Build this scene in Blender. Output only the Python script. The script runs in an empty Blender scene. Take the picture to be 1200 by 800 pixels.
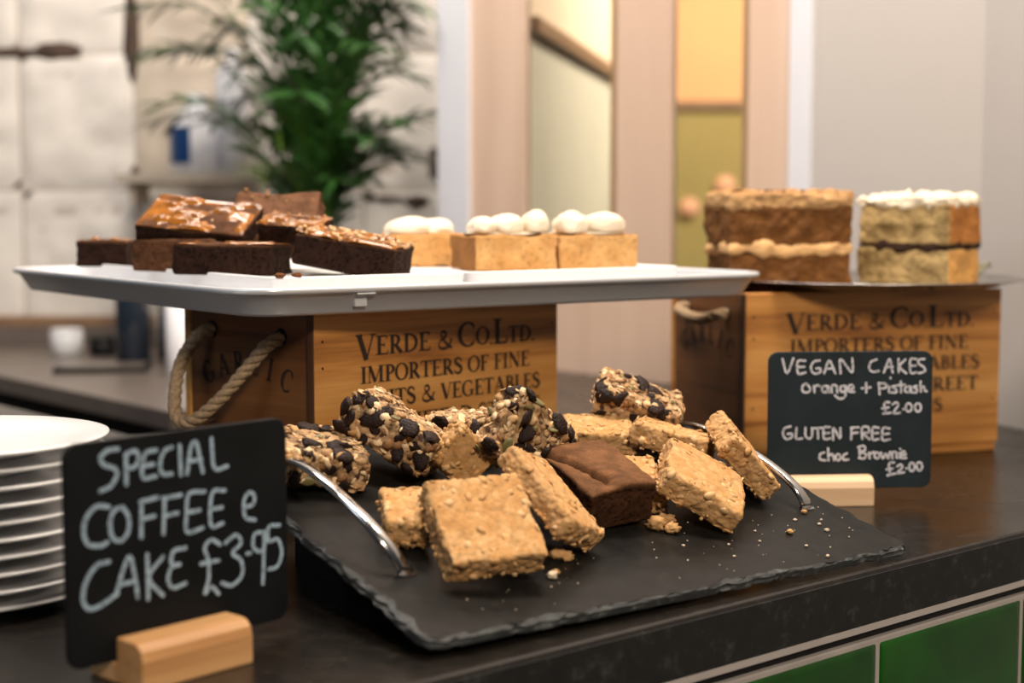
import bpy, math, random
import numpy as np
from mathutils import Vector, Matrix

SC = bpy.context.scene
COL = SC.collection
R = math.radians

# ------------------------------------------------------------------ camera
cam_data = bpy.data.cameras.new('camera')
cam = bpy.data.objects.new('camera', cam_data)
COL.objects.link(cam)
cam.location = (0, 0, 0.27)
cam.rotation_euler = (R(90) - math.atan(155 / 1800), 0, 0)
cam_data.sensor_width = 36
cam_data.lens = 54
cam_data.clip_start = 0.02
cam_data.dof.use_dof = True
cam_data.dof.focus_distance = 1.19
cam_data.dof.aperture_fstop = 4.1
cam_data.dof.aperture_blades = 0
SC.camera = cam

# ------------------------------------------------------------------ world, lights, exposure
world = bpy.data.worlds.new('world')
SC.world = world
world.use_nodes = True
world.node_tree.nodes['Background'].inputs[0].default_value = (0.80, 0.85, 1.0, 1)
world.node_tree.nodes['Background'].inputs[1].default_value = 0.055
SC.view_settings.view_transform = 'Standard'
SC.view_settings.look = 'None'
SC.view_settings.exposure = 0.1
SC.view_settings.gamma = 1
SC.view_settings.use_curve_mapping = False
SC.cycles.use_denoising = True
SC.cycles.max_bounces = 8


def area(name, loc, target, size, power, color, sy=None):
    d = bpy.data.lights.new(name, 'AREA')
    d.energy = power
    d.color = color
    d.size = size
    if sy:
        d.shape = 'RECTANGLE'
        d.size_y = sy
    o = bpy.data.objects.new(name, d)
    COL.objects.link(o)
    o.location = loc
    o.rotation_euler = (Vector(target) - Vector(loc)).to_track_quat('-Z', 'Y').to_euler()
    return o


area('shop_front_light', (0.60, -0.75, 1.25), (0.05, 1.25, 0.1), 0.30, 31, (1.0, 0.84, 0.66))
area('counter_downlight', (0.25, 1.30, 1.75), (0.05, 1.35, 0.0), 0.22, 18, (1.0, 0.86, 0.70))
area('cake_downlight', (0.75, 1.2, 1.6), (0.4, 1.7, 0.2), 0.2, 7, (1.0, 0.84, 0.66))
area('left_cool_light', (-1.6, 0.2, 1.5), (-0.4, 1.4, 0.1), 0.9, 7, (0.78, 0.88, 1.0))  # broad cool area light from the left, no window modelled there
area('back_counter_light', (-0.55, 2.3, 1.9), (-0.6, 3.3, 0.3), 0.6, 29, (1.0, 0.92, 0.84))
area('partition_light', (-0.3, 1.35, 1.9), (0.3, 2.5, 0.4), 0.5, 27, (1.0, 0.88, 0.78))
area('back_room_lamp', (1.25, 3.6, 1.5), (0.3, 4.2, 0.5), 0.5, 62, (1.0, 0.84, 0.68))


# ------------------------------------------------------------------ helpers
def link(o):
    COL.objects.link(o)
    return o


def tag(o, label=None, cat=None, group=None, kind=None):
    if label: o['label'] = label
    if cat: o['category'] = cat
    if group: o['group'] = group
    if kind: o['kind'] = kind
    return o


def empty(name, loc=(0, 0, 0), rz=0.0, mtx=None):
    o = bpy.data.objects.new(name, None)
    o.empty_display_size = 0.02
    link(o)
    if mtx is not None:
        o.matrix_world = mtx
    else:
        o.location = loc
        o.rotation_euler = (0, 0, rz)
    return o


def mesh(name, V, F, mat=None, parent=None, smooth=True, col=None):
    me = bpy.data.meshes.new(name)
    me.from_pydata([tuple(map(float, v)) for v in V], [], [tuple(int(i) for i in f) for f in F])
    if smooth:
        me.shade_smooth()
    if col is not None:
        a = me.color_attributes.new('Col', 'FLOAT_COLOR', 'POINT')
        c = np.ones((len(V), 4), dtype=np.float32)
        c[:, :3] = col
        a.data.foreach_set('color', c.ravel())
    if mat: me.materials.append(mat)
    me.update()
    o = bpy.data.objects.new(name, me)
    if parent is not None: o.parent = parent
    return link(o)


class MB:
    """collects simple shapes into one mesh"""
    def __init__(s):
        s.V = []
        s.F = []

    def add(s, V, F):
        n = len(s.V)
        s.V += [tuple(v) for v in V]
        s.F += [tuple(i + n for i in f) for f in F]
        return s

    def box(s, x0, x1, y0, y1, z0, z1, b=0.0):
        if b <= 0:
            V = [(x, y, z) for x in (x0, x1) for y in (y0, y1) for z in (z0, z1)]
            F = [(0, 1, 3, 2), (4, 6, 7, 5), (0, 4, 5, 1), (2, 3, 7, 6), (0, 2, 6, 4), (1, 5, 7, 3)]
            return s.add(V, F)
        V = []
        for ax in range(3):
            for sx in (0, 1):
                for sy in (0, 1):
                    for sz in (0, 1):
                        p = [(x0, x1)[sx], (y0, y1)[sy], (z0, z1)[sz]]
                        for k, sg in enumerate((sx, sy, sz)):
                            if k != ax:
                                p[k] += b if sg == 0 else -b
                        V.append(tuple(p))
        def i(ax, a, c, d): return ax * 8 + a * 4 + c * 2 + d
        F = []
        for q in (0, 1):
            F.append([i(0, q, 0, 0), i(0, q, 1, 0), i(0, q, 1, 1), i(0, q, 0, 1)][::(-1 if q == 0 else 1)])
            F.append([i(1, 0, q, 0), i(1, 0, q, 1), i(1, 1, q, 1), i(1, 1, q, 0)][::(-1 if q == 0 else 1)])
            F.append([i(2, 0, 0, q), i(2, 1, 0, q), i(2, 1, 1, q), i(2, 0, 1, q)][::(-1 if q == 0 else 1)])
        for a in (0, 1):
            for c in (0, 1):
                F.append([i(0, a, c, 0), i(0, a, c, 1), i(1, a, c, 1), i(1, a, c, 0)])
                F.append([i(0, a, 0, c), i(0, a, 1, c), i(2, a, 1, c), i(2, a, 0, c)])
                F.append([i(1, 0, a, c), i(1, 1, a, c), i(2, 1, a, c), i(2, 0, a, c)])
                for d in (0, 1):
                    F.append([i(0, a, c, d), i(1, a, c, d), i(2, a, c, d)])
        return s.add(V, F)

    def build(s, name, mat, parent=None, smooth=False):
        o = mesh(name, s.V, s.F, mat, parent, smooth)
        fix_normals(o)
        return o


def fix_normals(o):
    import bmesh
    bm = bmesh.new()
    bm.from_mesh(o.data)
    bmesh.ops.recalc_face_normals(bm, faces=bm.faces)
    bm.to_mesh(o.data)
    bm.free()


def tube(path, rad, seg=8, caps=True, flat=None):
    """V, F of a tube along path; rad scalar or list; flat=(a,b) scale for a band section"""
    P = [Vector(p) for p in path]
    n = len(P)
    rads = rad if isinstance(rad, (list, tuple)) else [rad] * n
    T = [(P[min(i + 1, n - 1)] - P[max(i - 1, 0)]).normalized() for i in range(n)]
    ref = Vector((0, 0, 1)) if abs(T[0].z) < 0.9 else Vector((1, 0, 0))
    N = (ref - T[0] * ref.dot(T[0])).normalized()
    V = []
    for i in range(n):
        N = (N - T[i] * N.dot(T[i])).normalized()
        B = T[i].cross(N)
        for k in range(seg):
            a = 2 * math.pi * k / seg
            V.append(P[i] + (N * math.cos(a) + B * math.sin(a)) * rads[i])
    F = [(i * seg + k, i * seg + (k + 1) % seg, (i + 1) * seg + (k + 1) % seg, (i + 1) * seg + k)
         for i in range(n - 1) for k in range(seg)]
    if caps:
        F.append(tuple(range(seg))[::-1])
        F.append(tuple((n - 1) * seg + k for k in range(seg)))
    return V, F


def rr(w, h, r, z, n=6, cx=0, cy=0):
    """rounded rectangle ring"""
    r = max(min(r, w / 2 - 1e-5, h / 2 - 1e-5), 1e-5)
    out = []
    for (sx, sy, a0) in ((1, 1, 0), (-1, 1, 90), (-1, -1, 180), (1, -1, 270)):
        for k in range(n + 1):
            a = R(a0 + 90 * k / n)
            out.append((cx + sx * (w / 2 - r) + r * math.cos(a), cy + sy * (h / 2 - r) + r * math.sin(a), z))
    return out


def loft(rings, cap0=True, cap1=True):
    m = len(rings[0])
    V = [p for rg in rings for p in rg]
    F = [(i * m + k, i * m + (k + 1) % m, (i + 1) * m + (k + 1) % m, (i + 1) * m + k)
         for i in range(len(rings) - 1) for k in range(m)]
    if cap0: F.append(tuple(range(m))[::-1])
    if cap1: F.append(tuple((len(rings) - 1) * m + k for k in range(m)))
    return V, F


def lathe(prof, seg=48):
    V = []
    F = []
    n = len(prof)
    for k in range(seg):
        a = 2 * math.pi * k / seg
        for (r, z) in prof:
            V.append((r * math.cos(a), r * math.sin(a), z))
    for k in range(seg):
        for i in range(n - 1):
            a, b = k * n + i, ((k + 1) % seg) * n + i
            F.append((a, b, b + 1, a + 1))
    if prof[0][0] > 1e-6: F.append(tuple(k * n for k in range(seg))[::-1])
    if prof[-1][0] > 1e-6: F.append(tuple(k * n + n - 1 for k in range(seg)))
    return V, F


# ---- numpy noise
def _h(ix, iy, iz, seed):
    x = (ix.astype(np.int64) * 374761393 + iy.astype(np.int64) * 668265263 + iz.astype(np.int64) * 2147483647 + seed * 974634777) & 0xFFFFFFFF
    x = ((x ^ (x >> 13)) * 1274126177) & 0xFFFFFFFF
    x = ((x ^ (x >> 16)) * 2246822519) & 0xFFFFFFFF
    x = x ^ (x >> 15)
    return (x & 0xFFFFFF) / float(0xFFFFFF)


def vn(P, scale, seed=0):
    """value noise 0..1"""
    Q = P * scale
    I = np.floor(Q).astype(np.int64)
    f = Q - I
    f = f * f * (3 - 2 * f)
    out = np.zeros(len(P))
    for dx in (0, 1):
        for dy in (0, 1):
            for dz in (0, 1):
                w = (f[:, 0] if dx else 1 - f[:, 0]) * (f[:, 1] if dy else 1 - f[:, 1]) * (f[:, 2] if dz else 1 - f[:, 2])
                out += w * _h(I[:, 0] + dx, I[:, 1] + dy, I[:, 2] + dz, seed)
    return out


def fbm(P, scale, seed=0, o=3):
    s = 0
    a = 1.0
    t = 0
    for k in range(o):
        s = s + a * vn(P, scale * 2 ** k, seed + k * 17)
        t += a
        a *= .5
    return s / t


def voro(P, scale, seed=0):
    """cell distance (0..~1) and cell id 0..1"""
    Q = P * scale
    I = np.floor(Q).astype(np.int64)
    best = np.full(len(P), 9.0)
    ident = np.zeros(len(P))
    for dx in (-1, 0, 1):
        for dy in (-1, 0, 1):
            for dz in (-1, 0, 1):
                J = I + (dx, dy, dz)
                c = J + np.stack([_h(J[:, 0], J[:, 1], J[:, 2], seed + k) for k in (1, 2, 3)], -1)
                d = np.sqrt(((Q - c) ** 2).sum(1))
                m = d < best
                best = np.where(m, d, best)
                ident = np.where(m, _h(J[:, 0], J[:, 1], J[:, 2], seed + 9), ident)
    return best, ident


def grid_box(dims, res, r):
    """rounded box surface, returns V, F, N (outward), face-axis weights"""
    d = np.array(dims, float)
    n = np.maximum(2, np.round(d / res).astype(int))
    idx = {}
    V = []
    F = []

    def vid(i, j, k):
        key = (i, j, k)
        if key not in idx:
            idx[key] = len(V)
            V.append((i / n[0], j / n[1], k / n[2]))
        return idx[key]
    for ax in range(3):
        a, b = [t for t in range(3) if t != ax]
        for side in (0, 1):
            for i in range(n[a]):
                for j in range(n[b]):
                    q = []
                    for (di, dj) in ((0, 0), (1, 0), (1, 1), (0, 1)):
                        c = [0, 0, 0]
                        c[ax] = n[ax] * side
                        c[a] = i + di
                        c[b] = j + dj
                        q.append(vid(*c))
                    flip = (side == 0) ^ (ax == 1)
                    F.append(q[::-1] if flip else q)
    P = (np.array(V) - .5) * d
    inner = np.clip(P, -(d / 2 - r), d / 2 - r)
    D = P - inner
    L = np.linalg.norm(D, axis=1)
    N = D / np.maximum(L, 1e-9)[:, None]
    P = inner + N * r
    return P, F, N


def sm(x, a, b):
    t = np.clip((x - a) / (b - a), 0, 1)
    return t * t * (3 - 2 * t)


# ------------------------------------------------------------------ materials
def new_mat(name):
    m = bpy.data.materials.new(name)
    m.use_nodes = True
    nt = m.node_tree
    return m, nt, nt.nodes['Principled BSDF']


def node(nt, typ, **kw):
    n = nt.nodes.new(typ)
    for k, v in kw.items():
        if k.startswith('i_'):
            n.inputs[int(k[2:]) if k[2:].isdigit() else k[2:]].default_value = v
        else:
            setattr(n, k, v)
    return n


def ramp(nt, fac, stops):
    r = nt.nodes.new('ShaderNodeValToRGB')
    e = r.color_ramp.elements
    while len(e) > len(stops): e.remove(e[-1])
    while len(e) < len(stops): e.new(0.5)
    for k, (p, c) in enumerate(stops):
        e[k].position = p
        e[k].color = (*c, 1) if len(c) == 3 else c
    nt.links.new(fac, r.inputs[0])
    return r.outputs[0]


def plain(name, color, rough=.5, metal=0.0, var=.08, scale=30, bump=0.0, bscale=200, coat=0.0, aniso=None, spec=.5, stretch=(1, 1, 1)):
    m, nt, b = new_mat(name)
    tc = node(nt, 'ShaderNodeTexCoord')
    mp = node(nt, 'ShaderNodeMapping')
    mp.inputs['Scale'].default_value = stretch
    nt.links.new(tc.outputs['Object'], mp.inputs[0])
    nz = node(nt, 'ShaderNodeTexNoise')
    nz.inputs['Scale'].default_value = scale
    nz.inputs['Detail'].default_value = 4
    nt.links.new(mp.outputs[0], nz.inputs[0])
    c = np.array(color)
    out = ramp(nt, nz.outputs[0], [(.3, tuple(np.clip(c * (1 - var), 0, 1))), (.7, tuple(np.clip(c * (1 + var), 0, 1)))])
    nt.links.new(out, b.inputs['Base Color'])
    b.inputs['Roughness'].default_value = rough
    b.inputs['Metallic'].default_value = metal
    b.inputs['Coat Weight'].default_value = coat
    b.inputs['Specular IOR Level'].default_value = spec
    if bump:
        n2 = node(nt, 'ShaderNodeTexNoise')
        n2.inputs['Scale'].default_value = bscale
        n2.inputs['Detail'].default_value = 5
        nt.links.new(mp.outputs[0], n2.inputs[0])
        bp = node(nt, 'ShaderNodeBump')
        bp.inputs['Strength'].default_value = bump
        bp.inputs['Distance'].default_value = .002
        nt.links.new(n2.outputs[0], bp.inputs['Height'])
        nt.links.new(bp.outputs[0], b.inputs['Normal'])
    return m


def attr_mat(name, rough=.75, bump=.5, bscale=900, spec=.3, coat=0, vary=.25, sss=0.0):
    """colour from the mesh's own pigment attribute plus fine grain"""
    m, nt, b = new_mat(name)
    at = node(nt, 'ShaderNodeAttribute', attribute_name='Col')
    tc = node(nt, 'ShaderNodeTexCoord')
    nz = node(nt, 'ShaderNodeTexNoise')
    nz.inputs['Scale'].default_value = bscale
    nz.inputs['Detail'].default_value = 3
    nt.links.new(tc.outputs['Object'], nz.inputs[0])
    mr = node(nt, 'ShaderNodeMapRange')
    mr.inputs[3].default_value = 1 - vary
    mr.inputs[4].default_value = 1 + vary
    nt.links.new(nz.outputs[0], mr.inputs[0])
    mx = node(nt, 'ShaderNodeVectorMath', operation='SCALE')
    nt.links.new(at.outputs['Color'], mx.inputs[0])
    nt.links.new(mr.outputs[0], mx.inputs['Scale'])
    nt.links.new(mx.outputs[0], b.inputs['Base Color'])
    b.inputs['Roughness'].default_value = rough
    b.inputs['Specular IOR Level'].default_value = spec
    b.inputs['Coat Weight'].default_value = coat
    if sss:
        b.inputs['Subsurface Weight'].default_value = sss
        b.inputs['Subsurface Radius'].default_value = (.004, .002, .001)
    bp = node(nt, 'ShaderNodeBump')
    bp.inputs['Strength'].default_value = bump
    bp.inputs['Distance'].default_value = .0008
    nt.links.new(nz.outputs[0], bp.inputs['Height'])
    nt.links.new(bp.outputs[0], b.inputs['Normal'])
    return m


def wood(name, c1, c2, c3, axis=0, rough=.55, scale=1.0):
    m, nt, b = new_mat(name)
    tc = node(nt, 'ShaderNodeTexCoord')
    mp = node(nt, 'ShaderNodeMapping')
    s = [34 * scale] * 3
    s[axis] = 2.6 * scale
    mp.inputs['Scale'].default_value = s
    nt.links.new(tc.outputs['Object'], mp.inputs[0])
    n1 = node(nt, 'ShaderNodeTexNoise')
    n1.inputs['Scale'].default_value = 1.0
    n1.inputs['Detail'].default_value = 6
    n1.inputs['Distortion'].default_value = .8
    nt.links.new(mp.outputs[0], n1.inputs[0])
    mp2 = node(nt, 'ShaderNodeMapping')
    s2 = [500 * scale] * 3
    s2[axis] = 12 * scale
    mp2.inputs['Scale'].default_value = s2
    nt.links.new(tc.outputs['Object'], mp2.inputs[0])
    n2 = node(nt, 'ShaderNodeTexNoise')
    n2.inputs['Scale'].default_value = 1.0
    n2.inputs['Detail'].default_value = 3
    nt.links.new(mp2.outputs[0], n2.inputs[0])
    ad = node(nt, 'ShaderNodeMath', operation='MULTIPLY_ADD')
    ad.inputs[1].default_value = .28
    nt.links.new(n2.outputs[0], ad.inputs[0])
    nt.links.new(n1.outputs[0], ad.inputs[2])
    col = ramp(nt, ad.outputs[0], [(.42, c1), (.62, c2), (.85, c3)])
    nt.links.new(col, b.inputs['Base Color'])
    b.inputs['Roughness'].default_value = rough
    bp = node(nt, 'ShaderNodeBump')
    bp.inputs['Strength'].default_value = .25
    bp.inputs['Distance'].default_value = .0006
    nt.links.new(ad.outputs[0], bp.inputs['Height'])
    nt.links.new(bp.outputs[0], b.inputs['Normal'])
    return m


M = {}
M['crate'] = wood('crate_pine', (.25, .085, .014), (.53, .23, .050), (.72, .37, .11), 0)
M['crate_shaded'] = wood('crate_shaded_pine', (.085, .030, .008), (.16, .060, .015), (.23, .09, .024), 1)  # same pine darkened, shade of the side panels put into the colour
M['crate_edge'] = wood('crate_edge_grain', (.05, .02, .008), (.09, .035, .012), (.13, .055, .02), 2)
M['ink'] = plain('stencil_ink', (.022, .010, .005), .7, var=.5, scale=500)
M['stand'] = wood('stand_beech', (.42, .20, .07), (.60, .33, .14), (.70, .42, .20), 0, .4, .6)
M['stand_pale'] = wood('stand_pale_beech', (.62, .38, .20), (.76, .52, .32), (.82, .60, .40), 0, .4, .6)
M['rope'] = plain('jute_rope', (.42, .29, .17), .9, var=.3, scale=400, bump=.7, bscale=900)
M['tray'] = plain('grey_tray_metal', (.60, .62, .66), .26, .25, var=.03, scale=8)
M['plate'] = plain('white_melamine', (.88, .87, .87), .28, var=.01)
M['china'] = plain('white_china', (.68, .69, .71), .22, var=.01)
M['steel'] = plain('polished_steel', (.62, .60, .58), .16, 1.0, var=.03)
M['dish'] = plain('steel_dish', (.42, .40, .38), .22, 1.0, var=.05)
M['board'] = plain('chalkboard', (.005, .006, .007), .6, var=.35, scale=25, spec=.18)
M['board_slate'] = plain('chalkboard_bluish', (.012, .021, .026), .6, var=.25, scale=25, spec=.25)
M['tile_green'] = plain('green_glaze', (.006, .062, .003), .14, var=.45, scale=9, spec=.3, stretch=(1, 1, .3))
M['grout'] = plain('grey_grout', (.36, .33, .31), .8, var=.1)
M['trim_metal'] = plain('aluminium_trim', (.46, .42, .40), .4, .2, var=.05)
M['black'] = plain('black_rubber', (.006, .006, .006), .5, var=.2, spec=.2)
M['white_frame'] = plain('white_frame_paint', (.64, .65, .70), .4, var=.01)
M['stile'] = wood('pale_pink_wood', (.52, .37, .28), (.58, .42, .32), (.63, .47, .37), 2, .55, .3)
M['bead'] = plain('brown_glazing_bead', (.30, .19, .10), .5, var=.1)
M['grey_wall'] = plain('grey_wall_paint', (.44, .41, .39), .8, var=.02, scale=3)
M['orange_lit_wall'] = plain('orange_lit_plaster', (.72, .40, .19), .8, var=.03, scale=4)  # orange glow of the back room put into the wall colour
M['cream_wall'] = plain('cream_plaster', (.86, .68, .50), .8, var=.03, scale=4)
M['olive_wall'] = plain('olive_paint', (.34, .265, .085), .7, var=.05, scale=4)
M['sage_wall'] = plain('sage_paint', (.56, .54, .44), .7, var=.05, scale=4)
M['rail'] = plain('brown_rail', (.22, .13, .07), .5, var=.1)
M['wall_brick'] = plain('painted_tile', (.66, .62, .57), .6, var=.07, scale=14, bump=.5, bscale=40)
M['wall_brick2'] = plain('painted_tile_beige', (.50, .43, .35), .7, var=.08, scale=9, bump=.4, bscale=40)
M['joint'] = plain('tile_joint', (.46, .41, .36), .85, var=.15, scale=9)
M['gap_shade'] = plain('stained_gap_shade', (.06, .035, .025), .85, var=.4, scale=30)  # shadow inside open joints put into the colour, with brown staining
M['work'] = plain('worktop_laminate', (.125, .10, .085), .35, var=.12, scale=20)
M['cabinet'] = plain('dark_cabinet', (.004, .004, .004), .7, var=.2, spec=.1)
M['floor'] = plain('floor_vinyl', (.10, .085, .07), .5, var=.1, scale=4)
M['raisin'] = plain('raisin_skin', (.018, .007, .004), .5, var=.5, scale=300, spec=.25, bump=.8, bscale=700)
M['seed'] = plain('pumpkin_seed', (.16, .14, .05), .45, var=.25, scale=300)
M['almond'] = plain('almond_slice', (.74, .50, .27), .5, var=.1, scale=300)
M['cream'] = plain('piped_cream', (.80, .70, .54), .45, var=.03, scale=100)
M['caramel'] = plain('glossy_caramel', (.24, .085, .010), .13, var=.5, scale=60, spec=.4)
M['leaf'] = plain('palm_leaf', (.020, .080, .010), .5, var=.6, scale=12)
M['leaf_bright'] = plain('palm_leaf_bright', (.085, .16, .015), .5, var=.4, scale=12)
M['stem'] = plain('palm_stem', (.09, .12, .03), .5, var=.2)
M['pot'] = plain('terracotta', (.25, .10, .05), .7, var=.1)
M['soil'] = plain('soil', (.02, .012, .008), .9, var=.4, bump=.8)
M['oat'] = attr_mat('oat_bar', .75, 1.0, 1500, .25, vary=.30)
M['brownie'] = attr_mat('brownie_crumb', .8, .9, 1000, .12, vary=.55)
M['cake'] = attr_mat('cake_crumb', .8, .7, 900, .25, vary=.3)
M['flake'] = attr_mat('oat_flake', .6, .2, 900, .35, vary=.1)
M['blue'] = plain('blue_label', (.01, .06, .20), .4, var=.1)
M['plastic'] = plain('white_plastic', (.80, .80, .84), .35, var=.01)
M['darkglass'] = plain('dark_bottle', (.015, .022, .035), .12, var=.2)
M['garnish'] = plain('garnish_leaf', (.34, .34, .24), .5, var=.4, scale=90)
M['pink'] = plain('pink_paper', (.80, .42, .26), .7, var=.05)


def chalk_mat(name, col):
    m, nt, b = new_mat(name)
    tc = node(nt, 'ShaderNodeTexCoord')
    nz = node(nt, 'ShaderNodeTexNoise')
    nz.inputs['Scale'].default_value = 420
    nz.inputs['Detail'].default_value = 4
    nt.links.new(tc.outputs['Object'], nz.inputs[0])
    c = np.array(col)
    nt.links.new(ramp(nt, nz.outputs[0], [(.30, tuple(c * .35)), (.55, tuple(c))]), b.inputs['Base Color'])
    b.inputs['Roughness'].default_value = .9
    return m


M['chalk'] = chalk_mat('chalk_blue_grey', (.34, .46, .57))
M['chalk_white'] = chalk_mat('chalk_white', (.66, .66, .72))


def glass_mat():
    m, nt, b = new_mat('window_glass')
    b.inputs['Base Color'].default_value = (.93, .96, .93, 1)
    b.inputs['Roughness'].default_value = .02
    b.inputs['Transmission Weight'].default_value = 1
    b.inputs['IOR'].default_value = 1.45
    return m


M['glass'] = glass_mat()


def stone_mat(name, base, streak, rough, spec=.4):
    m, nt, b = new_mat(name)
    tc = node(nt, 'ShaderNodeTexCoord')
    n1 = node(nt, 'ShaderNodeTexNoise')
    n1.inputs['Scale'].default_value = 60
    n1.inputs['Detail'].default_value = 8
    n1.inputs['Roughness'].default_value = .7
    nt.links.new(tc.outputs['Object'], n1.inputs[0])
    b.inputs['Specular IOR Level'].default_value = spec
    c = np.array(base)
    col = ramp(nt, n1.outputs[0], [(.35, tuple(c * .55)), (.55, tuple(c)), (.75, tuple(np.array(streak)))])
    nt.links.new(col, b.inputs['Base Color'])
    n3 = node(nt, 'ShaderNodeTexNoise')
    n3.inputs['Scale'].default_value = 9
    n3.inputs['Detail'].default_value = 5
    nt.links.new(tc.outputs['Object'], n3.inputs[0])
    mr = node(nt, 'ShaderNodeMapRange')
    mr.inputs[3].default_value = rough - .10
    mr.inputs[4].default_value = rough + .14
    nt.links.new(n3.outputs[0], mr.inputs[0])
    nt.links.new(mr.outputs[0], b.inputs['Roughness'])
    bp = node(nt, 'ShaderNodeBump')
    bp.inputs['Strength'].default_value = .35
    bp.inputs['Distance'].default_value = .0006
    nt.links.new(n1.outputs[0], bp.inputs['Height'])
    nt.links.new(bp.outputs[0], b.inputs['Normal'])
    return m


M['counter'] = stone_mat('black_stone_laminate', (.012, .010, .008), (.034, .027, .022), .25)
M['fascia'] = stone_mat('black_stone_edge', (.007, .007, .007), (.050, .050, .050), .6)
M['slate'] = stone_mat('slate', (.009, .0088, .0080), (.020, .019, .017), .38, .22)
M['slate_edge'] = stone_mat('slate_edge', (.030, .033, .034), (.13, .14, .14), .6)


# ------------------------------------------------------------------ structure
FD = Vector((.7596, .6504, 0))          # direction of the bar's front edge
WD = Vector((-.65, .76, 0))             # direction of the glazed partition
ZF = -.92


def prism(name, pts, z0, z1, mat, parent=None, bevel=0.0):
    n = len(pts)
    if bevel:
        c = Vector((sum(p[0] for p in pts) / n, sum(p[1] for p in pts) / n, 0))
        def inset(d, z):
            out = []
            for i in range(n):
                p0, p1, p2 = Vector(pts[i - 1]).to_3d(), Vector(pts[i]).to_3d(), Vector(pts[(i + 1) % n]).to_3d()
                a, b = (p1 - p0).normalized(), (p2 - p1).normalized()
                na, nb = Vector((-a.y, a.x, 0)), Vector((-b.y, b.x, 0))
                m = (na + nb)
                m = m / max(m.dot(na), .2)
                q = p1 + m * d
                out.append((q.x, q.y, z))
            return out
        rings = [inset(bevel, z0), inset(0, z0 + bevel), inset(0, z1 - bevel), inset(bevel * .3, z1 - bevel * .3), inset(bevel, z1)]
    else:
        rings = [[(p[0], p[1], z0) for p in pts], [(p[0], p[1], z1) for p in pts]]
    V, F = loft(rings)
    o = mesh(name, V, F, mat, parent, False)
    fix_normals(o)
    return o


tag(MB().box(-4.2, 3.2, -2.2, 6.2, ZF - .05, ZF).build('floor', M['floor']), kind='structure')

# bar counter ---------------------------------------------------------------
P_F0 = (-.50, .4747)                    # far left of the front edge (outside the frame)
P_F1 = (.733, 1.532)
bar_top = [P_F0, P_F1, (.66, 1.78), (.60, 1.97), (.07, 2.58), (-.30, 1.93), (-.37, 1.83), (-.455, 1.826), (-.72, 2.13), (-1.35, 1.55)]
bar = empty('bar_counter', (0, 0, 0))
tag(bar, 'black speckled stone bar counter with green tiled front', 'counter')
prism('worktop', bar_top, -.0385, 0, M['counter'], bar, .0035)
inn = [(-.46, .53), (.70, 1.535), (.62, 1.90), (.06, 2.52), (-.31, 1.86), (-.46, 1.78), (-.71, 2.06), (-1.28, 1.52)]
prism('bar_body', inn, ZF, -.0385, M['cabinet'], bar)
FN = Vector((.6504, -.7596, 0))         # outward normal of the front


def front_strip(name, z0, z1, out, mat, x0=0.0, x1=1.62, depth=.01, parent=bar, bevel=0.0):
    A = Vector((*P_F0, 0)) + FD * x0
    B = Vector((*P_F0, 0)) + FD * x1
    o0 = FN * out
    pts = [A + o0, B + o0, B + o0 - FN * depth, A + o0 - FN * depth]
    return prism(name, [(p.x, p.y) for p in pts], z0, z1, mat, parent, bevel)


front_strip('fascia', -.0405, -.0036, .0008, M['fascia'], depth=.004)
front_strip('metal_strip', -.0455, -.0405, .0015, M['trim_metal'], depth=.03)
front_strip('shadow_groove', -.0525, -.0455, -.004, M['black'], depth=.03)
front_strip('metal_strip', -.0541, -.0525, .0005, M['trim_metal'], depth=.03)
front_strip('grout_bed', -.60, -.0541, .0008, M['grout'], depth=.02)
# joint at image x=1040 : place tiles so that one joint falls there
TW, TH = .20, .10
jA = .822
k = 0
tile_src = None
for row in range(5):
    for c in range(-4, 4):
        s0 = jA + c * TW + (0 if row % 2 == 0 else TW / 2)
        if s0 < 0 or s0 + TW > 1.62: continue
        z1 = -.0541 - row * TH - (.0006 if row == 0 else .0015)
        if tile_src is None:
            V, F = loft([rr(TW - .0030, TH - .0030, .002, 0, 2), rr(TW - .0030, TH - .0030, .002, .0035, 2),
                         rr(TW - .005, TH - .005, .002, .0055, 2), rr(TW - .016, TH - .016, .004, .0064, 2)])
            tile_src = mesh('tile', V, F, M['tile_green'], bar, True)
            t = tile_src
        else:
            t = tile_src.copy()
            t.parent = bar
            link(t)
        C = Vector((*P_F0, 0)) + FD * (s0 + TW / 2) + FN * (-.0046)
        rot = Matrix((FD, Vector((0, 0, 1)), FN)).transposed()
        t.matrix_world = Matrix.Translation((C.x, C.y, z1 - TH / 2)) @ rot.to_4x4()

# back counter ------------------------------------------------------------
wt = [(-.508, 2.27), (-.17, 2.56), (-.30, 2.80), (-.62, 3.16), (-.62, 3.385), (-2.2, 3.385), (-1.9, 3.60 - .215), (-2.2, 3.38), (-1.55, 3.30)]
bc_pts = [(-.508, 2.27), (-.215, 2.52), (-.05, 2.66), (-.22, 2.86), (-.22, 3.38), (-2.0, 3.38), (-1.44, 3.35)]
bc_pts = [(-.508, 2.27), (-.10, 2.62), (-.25, 2.84), (-.25, 3.38), (-1.45, 3.38)]
bc = empty('back_counter')
tag(bc, 'brown-grey work counter behind the bar by the white tiled wall', 'counter')
prism('worktop', bc_pts, -.06, -.03, M['work'], bc, .002)
prism('cabinet_body', [(-.50, 2.31), (-.16, 2.61), (-.29, 2.84), (-.29, 3.36), (-1.38, 3.36)], ZF, -.06, M['cabinet'], bc)
MB().box(-1.45, -.25, 3.365, 3.38, -.03, .012, .001).build('upstand', M['work'], bc)

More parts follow.
